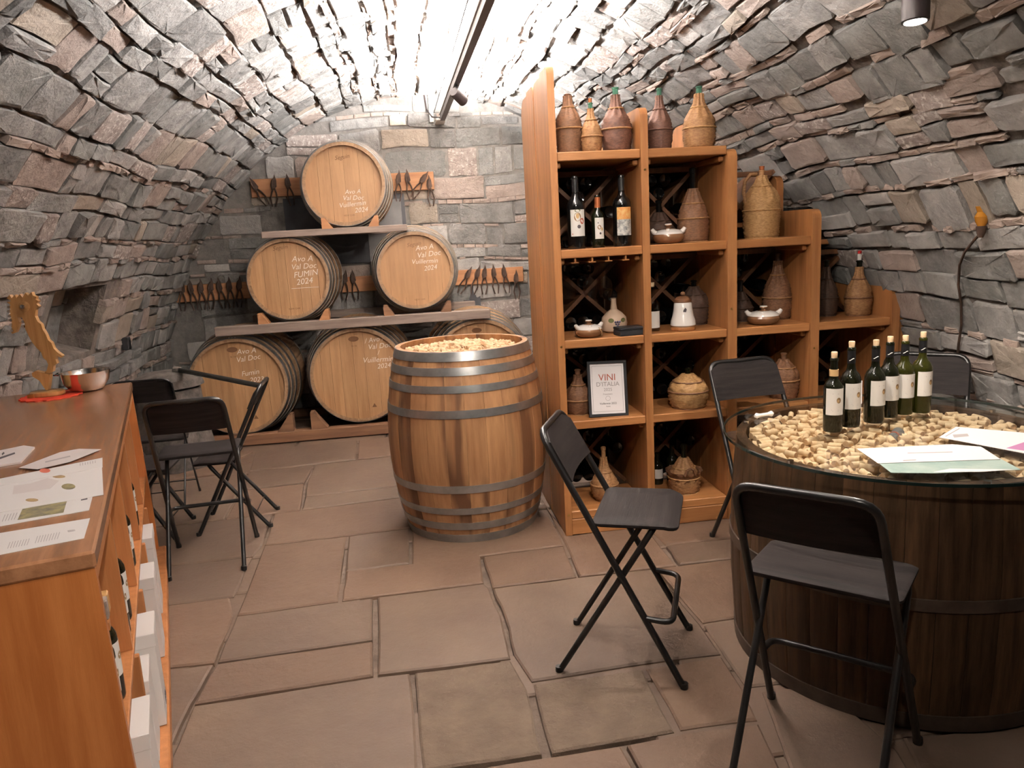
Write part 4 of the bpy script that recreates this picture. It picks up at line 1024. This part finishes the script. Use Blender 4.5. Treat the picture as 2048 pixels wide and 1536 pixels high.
# dark bottles lying in the lattice behind the shelves
proto = thing('lying_bottle', 'dark wine bottle lying in the cross lattice behind the rack shelves', 'bottle', (0, 0, 0), 0, 'bottles lying in the lattice')
m = MB(); m.lathe(bottle_prof(.29, .036), 20); m.build('glass', 'glass_black', proto, .9)
m = MB(); m.lathe([(.0155, .225), (.0155, .285), (.010, .291)], 12); m.build('capsule', 'capsule_black', proto, SM)
first = True
def lying(x, z):
    global first
    o = proto if first else copy_tree(proto); first = False
    o['group'] = 'bottles lying in the lattice'
    o.location = (x, RY+.475+random.uniform(0, .03), z); o.rotation_euler = (-PI/2, 0, random.uniform(-.02, .02))
    return o
for c in range(4):
    x0, x1 = PX[c][1], PX[c+1][0]; xm = (x0+x1)/2
    for k in range(1, 5):
        if (c == 2 and k == 1) or (c == 3 and k < 3): continue
        zb, zt = ZS[k]+STH, ZS[k-1]-.02; zm = (zb+zt)/2; hw = (x1-x0)/2
        sl = (zt-zb)/(x1-x0); nrm = .050*math.sqrt(1+sl*sl)
        # the V above the crossing, the foot, and the two side pockets
        spots = [(xm, zm+nrm), (xm-.078/2*1.02, zm+nrm+.078*.95), (xm+.041, zm+nrm+.076)]
        spots += [(xm, zb+.039), (xm-.08, zb+.039), (xm+.08, zb+.039)]
        spots += [(x0+.04, zm-.02), (x1-.04, zm-.02)]
        for x, z in spots: lying(x, z)['label'] = 'dark bottle lying in the lattice of the %s column, behind the %s' % (('first', 'second', 'third', 'fourth')[c], ('second shelf', 'third shelf', 'fourth shelf', 'bottom shelf')[k-1])
for i, (x, y) in enumerate(((1656, 462), (1678, 464), (1655, 438))):
    p = ony(x, y, RY+.46); o = copy_tree(proto); o.location = (p.x, RY+.47, ony(1660, 478, RY+.45).z+.037+(.066 if i == 2 else 0)); o.rotation_euler = (-PI/2, 0, 0)
    if i == 2: o.location.x = (ony(1656, 462, RY+.46).x+ony(1678, 464, RY+.46).x)/2
    o['label'] = ('lying bottle at lower left in the open top cell of last column', 'lying bottle at lower right in the open top cell of last column', 'upper lying bottle in the open top cell of last column')[i]; o['group'] = 'bottles in the open top cell'
for i, x in enumerate((1563, 1592, 1612)):
    p = ony(x, 420, RY+.5); o = copy_tree(proto); o.location = (p.x, RY+.46, 1.656+.037); o.rotation_euler = (-PI/2, 0, 0)
    o['label'] = ('lying bottle just right of the straw wicker jug', 'second lying bottle behind the straw wicker jug', 'lying bottle behind the third post')[i]; o['group'] = 'bottles behind the jug'

# ------------------------------------------------------------------ folding stools and chairs
def arcp(a, b, c, n=5):
    """rounded corner through control point b"""
    a, b, c = Vector(a), Vector(b), Vector(c)
    return [a*(1-t)**2+b*(2*t*(1-t))+c*t*t for t in [i/n for i in range(n+1)]]
def folding_seat(name, label, cat, loc, rz, H=.945, seat=.62, dep=.235, wid=.215, wtop=.185, r=.0125, group=None, foot=True, bh=.175, rod=False):
    """local frame: looks along +x, z up"""
    t = thing(name, label, cat, loc, rz, group)
    xt = -dep-.03                                        # top of the back
    def A(z, s):                                         # back tube: front foot up to the back
        f = z/H; return Vector((dep+(xt-dep)*f, s*(wid+(wtop-wid)*f), z))
    def B(z, s):                                         # second tube: rear foot up to the seat front
        f = z/seat; return Vector((-dep+(dep*.62+dep)*f, s*(wid-.03), z))
    # back frame, an upside down U, with its two long legs
    path = [A(.012, -1), A(H*.5, -1), A(H-.06, -1)]+arcp(A(H-.06, -1), A(H, -1), A(H, -1)+Vector((0, .06, 0)))[1:]+arcp(A(H, 1)+Vector((0, -.06, 0)), A(H, 1), A(H-.06, 1))+[A(H*.5, 1), A(.012, 1)]
    m = MB(); m.tube(path, r, 10); m.build('back_frame', 'black_metal', t, .9)
    path = [B(.012, -1), B(seat-.06, -1)]+arcp(B(seat-.06, -1), B(seat-.02, -1), B(seat-.022, -1)+Vector((.005, .04, 0)))[1:]+arcp(B(seat-.022, 1)+Vector((.005, -.04, 0)), B(seat-.02, 1), B(seat-.06, 1))+[B(.012, 1)]
    m = MB(); m.tube(path, r*.95, 10); m.build('leg_frame', 'black_metal', t, .9)
    for P in (A, B):
        for s in (-1, 1):
            p = P(.0, s); m = MB(); m.lathe([(r*1.15, 0), (r*1.25, .008), (r*1.15, .022)], 12, p); m.build('foot_cap', 'black_metal', t, SM)
    # backrest panel, slightly curved
    nb, nz = 8, 3; vs = []
    for off in (.004, -.009):
        for i in range(nb+1):
            v = -1+2*i/nb
            for j in range(nz+1):
                z = H-.004-bh*(1-j/nz); a = A(z, 1); y = v*(a.y+.004)
                cut = .0
                if j == nz: z -= .03*max(0, abs(v)-.72)/.28
                vs.append((A(z, 1).x+.016-.016*(1-v*v)+off, y, z))
    K = (nb+1)*(nz+1); q = lambda o, i, j: o*K+i*(nz+1)+j; fs = []
    for i in range(nb):
        for j in range(nz):
            fs += [(q(0, i, j), q(0, i+1, j), q(0, i+1, j+1), q(0, i, j+1)), (q(1, i, j), q(1, i, j+1), q(1, i+1, j+1), q(1, i+1, j))]
    for i in range(nb): fs += [(q(0, i, 0), q(1, i, 0), q(1, i+1, 0), q(0, i+1, 0)), (q(0, i, nz), q(0, i+1, nz), q(1, i+1, nz), q(1, i, nz))]
    for j in range(nz): fs += [(q(0, 0, j), q(0, 0, j+1), q(1, 0, j+1), q(1, 0, j)), (q(0, nb, j), q(1, nb, j), q(1, nb, j+1), q(0, nb, j+1))]
    m = MB(); m.add(vs, fs); m.build('backrest', 'black_wood', t, .6)
    for s in (-1, 1):
        p = A(H-bh*.75, s); m = MB(); m.cyl(p+Vector((.0, -s*.004, 0)), p+Vector((.014, -s*.006, .004)), .006, 8); m.build('screw', 'steel', t, SM)
    # seat with rounded plan and rolled edges
    x0, x1, wy = A(seat, 1).x+.005, dep*.62+.075, wid-.012
    out = []
    for (cx, cy, a0) in ((x1-.05, -wy+.05, -PI/2), (x1-.05, wy-.05, 0), (x0+.03, wy-.03, PI/2), (x0+.03, -wy+.03, PI)):
        rr = .05 if cx > 0 else .03
        for i in range(5): a = a0+PI/2*i/4; out.append((cx+rr*math.cos(a), cy+rr*math.sin(a)))
    n = len(out); cxm = (x0+x1)/2; vs = []
    for k, (f, z) in enumerate(((.97, -.020), (1, -.014), (1, -.006), (.955, 0), (.6, -.003))):
        for (x, y) in out: vs.append((cxm+(x-cxm)*f, y*f, seat+z-(.012*max(0, (x-x1+.05)/.05) if f > .9 else 0)))
    fs = [(j*n+i, j*n+(i+1) % n, (j+1)*n+(i+1) % n, (j+1)*n+i) for j in range(4) for i in range(n)]+[tuple(range(n-1, -1, -1)), tuple(range(4*n, 5*n))]
    m = MB(); m.add(vs, fs); m.build('seat', 'black_wood', t, .7)
    if foot:
        zf = seat*.42; a, b = A(zf, -1), A(zf, 1); fw = Vector((.10, 0, -.012))
        path = [a]+arcp(a+fw*.55, a+fw, a+fw+Vector((0, .05, 0)))+arcp(b+fw+Vector((0, -.05, 0)), b+fw, b+fw*.55)+[b]
        m = MB(); m.tube(path, r*.9, 8); m.build('footrest', 'black_metal', t, .9)
    if rod:
        for P in (A, B): m = MB(); m.cyl(P(.1, -1), P(.1, 1), .004, 6); m.build('stretcher', 'black_metal', t, SM)
    return t
stools = 'black folding bar stools'
folding_seat('folding_stool', 'black folding bar stool standing alone in front of the rack, seen from the side', 'stool', (.752, 2.739, 0), math.radians(-23), group=stools)
folding_seat('folding_stool', 'nearest black folding bar stool, its back to the viewer before the tub table', 'stool', (1.165, 2.0, 0), math.radians(45.7), wid=.232, dep=.23, group=stools)
folding_seat('folding_stool', 'black folding bar stool between the rack and the tub table', 'stool', (1.735, 3.545, 0), math.radians(-84), group=stools)
folding_seat('folding_stool', 'black folding bar stool at the far right against the stone wall', 'stool', (2.42, 3.36, 0), math.radians(-131), group=stools)
folding_seat('folding_stool', 'black folding bar stool beside the far end of the left counter', 'stool', (-1.175, 4.19, 0), math.radians(96), H=.935, group=stools)
ch = 'low black folding chairs in the left corner'
folding_seat('folding_chair', 'low black folding chair in the left corner, its back to the standing barrel', 'chair', (-1.14, 4.75, 0), math.radians(181), H=.865, seat=.445, dep=.205, wid=.185, wtop=.17, bh=.12, foot=False, group=ch, rod=True)
folding_seat('folding_chair', 'low black folding chair mostly hidden behind the far end of the counter', 'chair', (-1.66, 4.70, 0), math.radians(0), H=.80, seat=.445, dep=.205, wid=.185, wtop=.17, bh=.12, foot=False, group=ch, rod=True)
folding_seat('folding_chair', 'thin-legged black folding chair facing the dark stump', 'chair', (-1.74, 5.30, 0), math.radians(93), H=.875, seat=.445, dep=.17, wid=.185, wtop=.18, bh=.15, r=.007, foot=False, group=ch, rod=True)
# stump and rod
st = thing('round_stump', 'dark round stump with a rounded stone-like top in the left corner', 'stump', (-1.93, 6.28, 0))
m = MB(); m.lathe([(.30, 0), (.31, .08), (.27, .3), (.24, .62)], 24, (0, 0, 0), lambda j, k: .012*math.sin(k*2.1+j)); m.build('trunk', 'stump', st, SM)
m = MB(); m.lathe([(.20, .621), (.27, .64), (.26, .70), (.18, .745), (.03, .76)], 24, (0, 0, 0), lambda j, k: .01*math.sin(k*1.7+j)); m.build('stone_top', 'stump', st, SM)
# long iron bar from the stump to the back of the side chair
pa = Vector((-1.80, 6.22, .765)); pb = ony(517, 799, 4.66)
pb = Vector((pb.x+.02, 4.72, .845))
t = thing('iron_bar', 'long dark iron bar resting from the stump onto the chair back', 'bar', pa)
m = MB(); m.tube([(0, 0, 0), (pb-pa)*.04, pb-pa], [.022, .018, .016], 10); m.build('shaft', 'black_metal', t, SM)
m = MB(); m.tube([(-.05, .02, .0), (.005, 0, .0)], [.03, .024], 10); m.build('socket', 'stump', t, SM)

# ------------------------------------------------------------------ counter on the left
CA = Vector((-.75, 1.766, 0)); CG = math.radians(16.4)
ct = thing('display_counter', 'long orange-brown wooden counter with bottle bays along its front', 'counter', CA, CG)
# local frame: +y runs along the counter away from the viewer, -x into the counter
CL, CW = 2.60, .63
m = MB(); m.box(-CW, 0, 0, CL, .958, 1.0, .006); m.build('counter_top', 'counter_top', ct)
m = MB(); m.prism([(-CW+.02, 0), (.012, 0), (.012, .30), (.004, .60), (-.006, .957), (-CW+.02, .957)], 1, .012, .04); m.build('end_panel', 'counter_side', ct)
m = MB(); m.prism([(-CW+.02, 0), (.012, 0), (.012, .30), (.004, .60), (-.006, .957), (-CW+.02, .957)], 1, CL-.04, CL-.012); m.build('end_panel', 'counter_side', ct)
m = MB(); m.box(-CW+.02, -CW+.04, .041, CL-.041, .05, .957); m.build('back_panel', 'counter_side', ct)
m = MB(); m.box(-.24, -.22, .041, CL-.041, .05, .957); m.build('inner_panel', 'counter_front', ct)
m = MB(); m.box(-.22, -.002, .041, CL-.041, .465, .488, .003); m.build('middle_shelf', 'counter_front', ct)
m = MB(); m.box(-CW+.02, .048, .0, CL, 0, .07, .006); m.build('plinth', 'counter_front', ct)
NB = 5; bays = [.04+(CL-.08)*i/NB for i in range(NB+1)]
for y in bays[1:-1]:
    m = MB(); m.prism([(-.22, .489), (-.004, .489), (-.010, .957), (-.22, .957)], 1, y-.011, y+.011); m.build('divider', 'counter_front', ct)
    m = MB(); m.box(-.22, .010, y-.011, y+.011, .071, .464, .003); m.build('lower_divider', 'counter_front', ct)
m = MB(); m.box(-.03, -.006, .041, CL-.041, .915, .957, .003); m.build('top_rail', 'counter_front', ct)
def cw(x, y, z): return ct.matrix_basis @ Vector((x, y, z))
bpy.context.view_layer.update()
def cloc(x, y, z): return CA+Matrix.Rotation(CG, 3, 'Z') @ Vector((x, y, z))
idx = 0
for y, lab in ((.17, 'labelled dark bottle in the nearest bay of the counter'), (.27, 'second dark bottle behind in the nearest counter bay'), (.66, 'labelled dark bottle in the second bay of the counter'), (.77, 'farther dark bottle in the second counter bay'), (1.14, 'labelled dark bottle in the third bay of the counter'), (1.25, 'farther dark bottle in the third counter bay'),
               (1.62, 'labelled dark bottle in the fourth bay of the counter'), (1.73, 'farther dark bottle in the fourth counter bay')):
    b = wine_bottle(lab, cloc(-.048, y, .4885), .30, .037, 'glass_dark', CG, 'bottles in the counter bays')
    label_on(b, .037, .07, .165, .07, 'label_white', PI/2-.4, prints=[(ellipse(.005, .125, .009, .011), 'print_brown')])
    m = MB(); m.lathe([(.0152, .235), (.0152, .296), (.009, .301)], 14); m.build('capsule', 'capsule_black', b, SM)
t = thing('wooden_block', 'two small wooden blocks propped above the nearest counter bottle', 'block', cloc(-.03, .10, .80), CG)
m = MB(); m.box(-.03, .03, -.035, -.002, 0, .05, .003); m.build('block', 'plank_grey', t); m = MB(); m.box(-.03, .03, .002, .035, 0, .05, .003); m.build('block', 'trophy_wood', t)
m = MB(); m.box(-.19, .03, -.05, -.02, -.02, -.001); m.build('bracket', 'counter_front', t)
def carton(label, y0, y1, x1, z0, h, lid=True, mark=None):
    t = thing('wine_carton', label, 'carton', cloc(0, 0, 0), CG, 'white cartons in the lower counter bays')
    m = MB(); m.box(-.19, x1, y0, y1, z0, z0+h, .002); m.build('carton_body', 'carton', t)
    m = MB(); m.box(-.19, x1+.003, y0-.002, y1+.002, z0+h*.86, z0+h+.002, .002); m.build('carton_lid', 'carton', t)
    if mark: text('lettering', mark, .05, (x1+.0035, (y0+y1)/2, z0+.06), (PI/2, 0, PI/2), 'ink', t, shear=.4)
    return t
carton('white carton standing in the nearest lower counter bay', .20, .40, .030, .071, .33)
carton('white carton with script lettering in the second lower counter bay', .78, .96, .040, .071, .34, mark='illet')
carton('white carton in the second lower bay nearer the viewer', .58, .76, .018, .071, .28)
carton('white carton in the third lower counter bay', 1.28, 1.45, .036, .071, .34)
carton('white carton in the fourth lower counter bay', 1.70, 1.90, .030, .071, .36)
# ---------------- things on the counter
CZ = 1.0005
def sheet(name, label, px, z, mt='paper', cat='paper', group=None, thick=.0012, prints=()):
    pts = [onz(x, y, z) for x, y in px]; c = sum(pts, Vector())/len(pts); c.z = z
    q = [(p.x-c.x, p.y-c.y) for p in pts]
    if area(q) < 0: q.reverse()
    t = thing(name, label, cat, c, 0, group)
    m = MB(); m.prism(q, 2, 0, thick); m.build('page', mt, t)
    for pp, mm in prints:
        w = [onz(x, y, z) for x, y in pp]; q = [(p.x-c.x, p.y-c.y) for p in w]
        if area(q) < 0: q.reverse()
        m = MB(); m.prism(q, 2, thick, thick+.0003); m.build('print', mm, t)
    return t
def lines(x0, y0, x1, y1, n, dx, dy, lx, ly, mm='ink_grey'):
    """n short parallel strokes as print strips"""
    out = []
    for i in range(n):
        a = (x0+dx*i, y0+dy*i); b = (a[0]+lx, a[1]+ly); out.append(([a, (a[0]+1.1, a[1]+.3), (b[0]+1.1, b[1]+.3), b], mm))
    return out
sheet('price_list', 'printed price list nearest the front corner of the counter', [(-120, 1131), (0, 1110), (168, 1077), (180, 1037), (0, 1067), (-120, 1090)], CZ, 'paper', 'paper',
      prints=lines(70, 1087, 0, 0, 9, 5.5, -1, 5, -14)+lines(15, 1098, 0, 0, 8, 5.5, -1, 5, -13)+[([(135, 1062), (150, 1060), (151, 1063), (136, 1065)], 'ink_grey')])
sheet('leaflet', 'leaflet with a green vineyard photo lying on the counter', [(-100, 1066), (0, 1053), (178, 1021), (185, 994), (0, 1026), (-100, 1040)], CZ, 'paper', 'leaflet',
      prints=[([(35, 1041), (127, 1026), (134, 1003), (45, 1019)], 'photo_print')]+lines(4, 1044, 0, 0, 5, 6, -1, 6, -14)+[([(162, 1000), (175, 997), (175, 999.5), (162, 1002)], 'ink')])
sheet('map_leaflet', 'unfolded pale map leaflet with round pictures on the counter', [(-100, 1043), (0, 1025), (207, 990), (204, 934), (0, 973), (-100, 990)], CZ+.0016, 'paper', 'leaflet',
      prints=[([(25, 990), (100, 978), (118, 962), (95, 957), (60, 968), (28, 972)], 'paper_pink'), (ellipse(137, 974, 14, 6, 14), 'photo_print'), (ellipse(64, 1001, 13, 3.4, 14), 'print_brown'), (ellipse(118, 954, 13, 3, 12), 'print_brown')])
sheet('folded_leaflet', 'pale folded leaflet strip behind the map leaflet', [(-100, 990), (0, 972), (205, 935), (205, 916), (0, 958), (-100, 976)], CZ+.003, 'paper', 'leaflet', prints=[(ellipse(90, 942, 11, 4.5, 14), 'ink_red')]+lines(160, 932, 0, 0, 7, 5, -.9, 0, -5))
sheet('greeting_card', 'cream folded card with script on the counter', [(38, 936), (75, 939), (140, 924), (203, 899), (158, 898), (120, 905)], CZ+.0045, 'paper_pink', 'card', prints=[([(90, 924), (140, 912), (141, 914), (91, 926)], 'ink_grey')])
sheet('flyer_stack', 'small stack of flyers with dark script at the left picture edge', [(-60, 940), (0, 934), (42, 927), (70, 897), (48, 894), (0, 904), (-60, 915)], CZ, 'paper_pink', 'flyers', thick=.006, prints=[([(0, 918), (30, 908), (31, 911), (0, 922)], 'ink'), ([(4, 911), (8, 907), (10, 910), (5, 914)], 'ink')])
# doily, trophy, bowl
pts = []
for i in range(90):
    a = 2*PI*i/90; rr = .135*(1+.045*math.sin(a*18)); pts.append((rr*math.cos(a), rr*math.sin(a)))
dc = cloc(-.352, 2.425, CZ)
t = thing('doily', 'scalloped red crocheted doily under the wooden trophy', 'doily', dc)
m = MB(); m.prism(pts, 2, 0, .004); m.build('cloth', 'doily', t)
TY = dc.y
t = thing('wooden_trophy', 'toothed wooden sculpture shaped like a boot on an oval base', 'trophy', (dc.x, TY, CZ+.0045))
tro = [(80, 180), (95, 205), (120, 180), (130, 205), (155, 175), (175, 200), (195, 165), (215, 185), (240, 160), (250, 185), (275, 195), (270, 215), (290, 225), (275, 245), (295, 265), (270, 290), (265, 335), (285, 375), (310, 395), (320, 430), (345, 470), (360, 510), (385, 530), (400, 570), (430, 600), (465, 625), (455, 640), (425, 620), (415, 650), (425, 680), (400, 700), (395, 740), (370, 755), (335, 748), (352, 728), (362, 690), (350, 660), (325, 640), (310, 600), (280, 570), (240, 520), (215, 470), (195, 430), (190, 380), (170, 345), (135, 340), (150, 380), (140, 420), (125, 455), (100, 465), (85, 440), (100, 420), (80, 400), (100, 385), (80, 360), (95, 345), (65, 330), (90, 315), (60, 300), (90, 285), (65, 270), (90, 255), (60, 235), (90, 225), (60, 205)]
def tl(cx, cy): p = ony(cx/3.657, 540+cy/3.657, TY); return (p.x-dc.x, p.z-CZ-.0045)
o = None
m = MB(); q = [tl(*p) for p in tro]; m.prism(q, 1, -.014, .014); m.build('cut_out', 'trophy_wood', t)
hc = tl(190, 265)
m = MB(); m.lathe([(.022, 0), (.026, .004), (.018, .007), (.004, .008)], 20); m.build('hub', 'trophy_wood', t, SM, (hc[0], -.014, hc[1]), (PI/2, 0, 0))
m = MB(); m.lathe([(.011, 0), (.010, .008), (.003, .011)], 14); m.build('bolt', 'steel', t, SM, (hc[0]-.005, -.020, hc[1]), (PI/2, 0, 0))
for i, (cx, cy) in enumerate(((75, 270), (75, 300), (80, 335), (90, 365), (90, 400), (98, 440), (178, 375), (178, 412))):
    c = tl(cx, cy); m = MB(); m.cyl((c[0], -.018, c[1]), (c[0], .018, c[1]), .007, 8); m.build('pin', 'steel', t, SM)
m = MB(); m.prism([tl(245, 750), tl(270, 735), tl(375, 760), tl(360, 875), tl(345, 872), tl(300, 805), tl(250, 775)], 1, -.018, .018); m.build('foot_block', 'trophy_wood', t)
m = MB(); m.lathe([(.075, 0), (.08, .006), (.08, .020), (.074, .024)], 32); o = m.build('base', 'trophy_wood', t, SM, (tl(350, 905)[0], 0, 0)); o.scale = (1.0, .7, 1)
bx = tl(262, 915); m = MB(); m.box(bx[0]-.012, bx[0]+.02, -.062, -.0585, .003, .02, .001); m.build('plate', 'brass', t)
# steel bowl
t = thing('steel_bowl', 'shiny steel bowl at the far end of the counter behind the trophy', 'bowl', cloc(-.20, 2.475, CZ))
m = MB(); m.lathe([(.05, 0), (.075, .008), (.105, .05), (.116, .098), (.118, .1), (.113, .097), (.10, .05), (.07, .013), (.005, .008)], 40); m.build('bowl_body', 'steel', t, SM)
m = MB(); m.tube([(-.11, -.03, .09), (-.125, -.05, .095), (-.13, .0, .098), (-.12, .03, .09)], .004, 6); m.build('handle', 'steel', t, SM)
t = thing('wine_glass', 'clear round glass standing behind the trophy near the wall', 'glass', cloc(-.45, 2.52, CZ))
m = MB(); m.lathe([(.03, 0), (.004, .006), (.004, .07)], 20); m.build('stem', 'glass_clear', t, SM)
m = MB(); m.lathe([(.005, .07), (.03, .085), (.042, .12), (.036, .155)], 24, caps=False); m.build('bowl', 'glass_clear', t, SM)

# ------------------------------------------------------------------ bottles and papers on the tub table
rows = [('short dark bottle with buff paper neck band, nearest on the glass table', 1665, 861, 704, .0355, 'glass_dark', -.32), ('green wine bottle second from left on the glass table', 1699, 851, 683, .0375, 'glass_dark', -.05),
        ('wine bottle third from left on the glass table', 1747, 843, 680, .0385, 'glass_dark', .05), ('wine bottle fourth from left, overlapped by the third', 1775, 832, 673, .0375, 'glass_dark', .0),
        ('olive green wine bottle fifth from left on the glass table', 1805, 826, 671, .0385, 'glass_olive', -.05), ('olive green wine bottle rightmost on the glass table', 1840, 823, 664, .0385, 'glass_olive', .02)]
for i, (lab, px, py, pt, r, gl, ang) in enumerate(rows):
    p = onz(px, py, GZ); p.z = GZ; h = ony(px, pt, p.y).z-GZ-.022
    b = wine_bottle(lab, p, h, r, gl, 0, 'opened bottles on the tub table')
    lw = r*2.0; z0, z1 = h*.235, h*.56
    if i == 0: z0, z1 = h*.24, h*.60
    label_on(b, r, z0, z1, lw, 'label_white', ang, prints=[(ellipse(lw*.18, (z0+z1)/2+.006, .0085, .011), 'print_brown'), (ellipse(lw*.14, (z0+z1)/2+.004, .004, .006), 'paper_band'), (rect(-.01, .012, z1-.02, z1-.0185), 'ink_grey'), (rect(-.014, .012, z0+.02, z0+.0212), 'ink_grey'), (rect(-.01, .012, z0+.015, z0+.0162), 'ink_grey')])
    m = MB(); m.lathe([(.0098, h-.012), (.0105, h+.002), (.0115, h+.018), (.0105, h+.022)], 14); m.build('cork', 'cork', b, SM)
    if i == 0: m = MB(); m.ring([(.0148, h*.755), (.0162, h*.755), (.0162, h*.845), (.0148, h*.845)], 20); m.build('neck_band', 'paper_band', b, SM)
    else:
        m = MB(); m.lathe([(.0150, h*.80), (.0152, h*.86), (.0150, h*.985)], 18, caps=False); m.build('capsule', 'capsule_black', b, SM)
        m = MB(); m.tube([(.0155*math.cos(a), .0155*math.sin(a), h*.85+.004*math.sin(3*a)) for a in [-2.6+i_*.16 for i_ in range(8)]], .0013, 5); m.build('capsule_mark', 'label_white', b)
def table_sheet(*a, **k): return sheet(*a, **k)
sheet('menu_sheet', 'white printed menu sheet lying at the front of the glass table', [(1714, 898), (1904, 889), (1962, 894), (2001, 919), (1880, 923), (1756, 927)], GZ+.002, 'paper', 'paper', prints=[([(1815, 906), (1905, 904), (1905, 905.5), (1815, 907.5)], 'ink_grey'), ([(1806, 921), (1832, 919.5), (1832, 921.3), (1806, 922.8)], 'ink_grey')])
sheet('brochure', 'teal and grey brochure edge under the white menu sheet', [(1756, 926), (1880, 921), (2001, 918), (2042, 940), (1870, 947), (1782, 946)], GZ, 'paper_teal', 'brochure', prints=[([(1866, 945), (1900, 938), (2035, 940), (1960, 944.5)], 'paper')])
sheet('flyer', 'white flyer with purple corner at the right of the glass table', [(1878, 875), (1912, 854), (2048, 866), (2130, 876), (2130, 926), (2048, 907), (1916, 882)], GZ, 'paper', 'flyer', prints=[([(2012, 897), (2048, 885), (2125, 892), (2125, 918), (2048, 902)], 'ink_purple'), ([(1905, 870), (1935, 868), (1938, 873), (1908, 876)], 'ink_grey'), ([(1890, 873), (1918, 857), (1920, 858), (1892, 874)], 'ink_grey')])
p = onz(1722, 812, GZ)
t = thing('wine_card', 'small white card with a red wine glass behind the bottles', 'card', (p.x, p.y+.05, GZ), 0, None, (-.12, 0, -.45))
m = MB(); m.box(-.03, .03, -.001, .001, 0, .10); m.build('card', 'paper', t)
m = MB(); m.prism([(-.014, .088), (.014, .088), (.010, .062), (.002, .054), (.002, .036), (-.002, .036), (-.002, .054), (-.010, .062)], 1, -.0018, -.001); m.build('print', 'ink_red', t)
p = onz(1528, 835, GZ); t = thing('bone_shaped_rest', 'small white bone-shaped rest lying near the left edge of the glass', 'rest', (p.x, p.y, GZ+.012), .2)
m = MB(); m.tube([(-.045, 0, 0), (-.036, 0, 0), (-.02, 0, 0), (.02, 0, 0), (.036, 0, 0), (.045, 0, 0)], [.006, .012, .007, .007, .012, .006], 10); m.build('rest_body', 'ceramic_white', t, SM)
p = onz(1790, 873, .815); t = thing('foil_capsule', 'crumpled grey foil capsule lying among the corks under the glass', 'foil', (p.x, p.y, .817), .75)
m = MB(); m.tube([(-.05, 0, 0), (-.045, 0, 0), (.02, 0, .0), (.05, 0, .0)], [.014, .018, .021, .023], 14); m.build('foil_sleeve', 'shutter', t, SM)
m = MB(); m.tube([(-.02, 0, 0), (-.008, 0, 0)], .0206, 14); m.build('foil_band', 'ink_red', t, SM)

# ------------------------------------------------------------------ small things on the side walls
wp = [onwall(*q, off=.055) for q in ((1914, 722), (1917, 690), (1923, 650), (1922, 605), (1917, 570), (1919, 530), (1929, 505), (1947, 482), (1962, 466))]
t = thing('wall_sconce', 'bent iron rod sconce with amber glass on the right stone wall', 'sconce', wp[0])
m = MB(); m.tube([p-wp[0] for p in wp], .006, 8); m.build('rod', 'rust', t, SM)
c = wp[-1]-wp[0]
m = MB(); m.lathe([(.010, -.02), (.018, .0), (.022, .03)], 14, c); m.build('cup', 'rust', t, SM)
m = MB(); m.lathe([(.016, .03), (.026, .05), (.03, .07), (.020, .09), (.028, .115)], 14, c, caps=False); m.build('shade', 'amber', t, SM)
s_ = onwall(254, 687, .05, -1)
t = thing('wall_socket', 'small black socket box on the left stone wall', 'socket', s_, 0, None, (0, 0, PI/2))
m = MB(); m.box(-.035, .035, -.02, .03, -.05, .05, .004); m.build('box', 'frame_black', t)
m = MB(); m.box(-.022, .022, -.024, -.019, -.03, .03, .002); m.build('cover', 'frame_black', t)
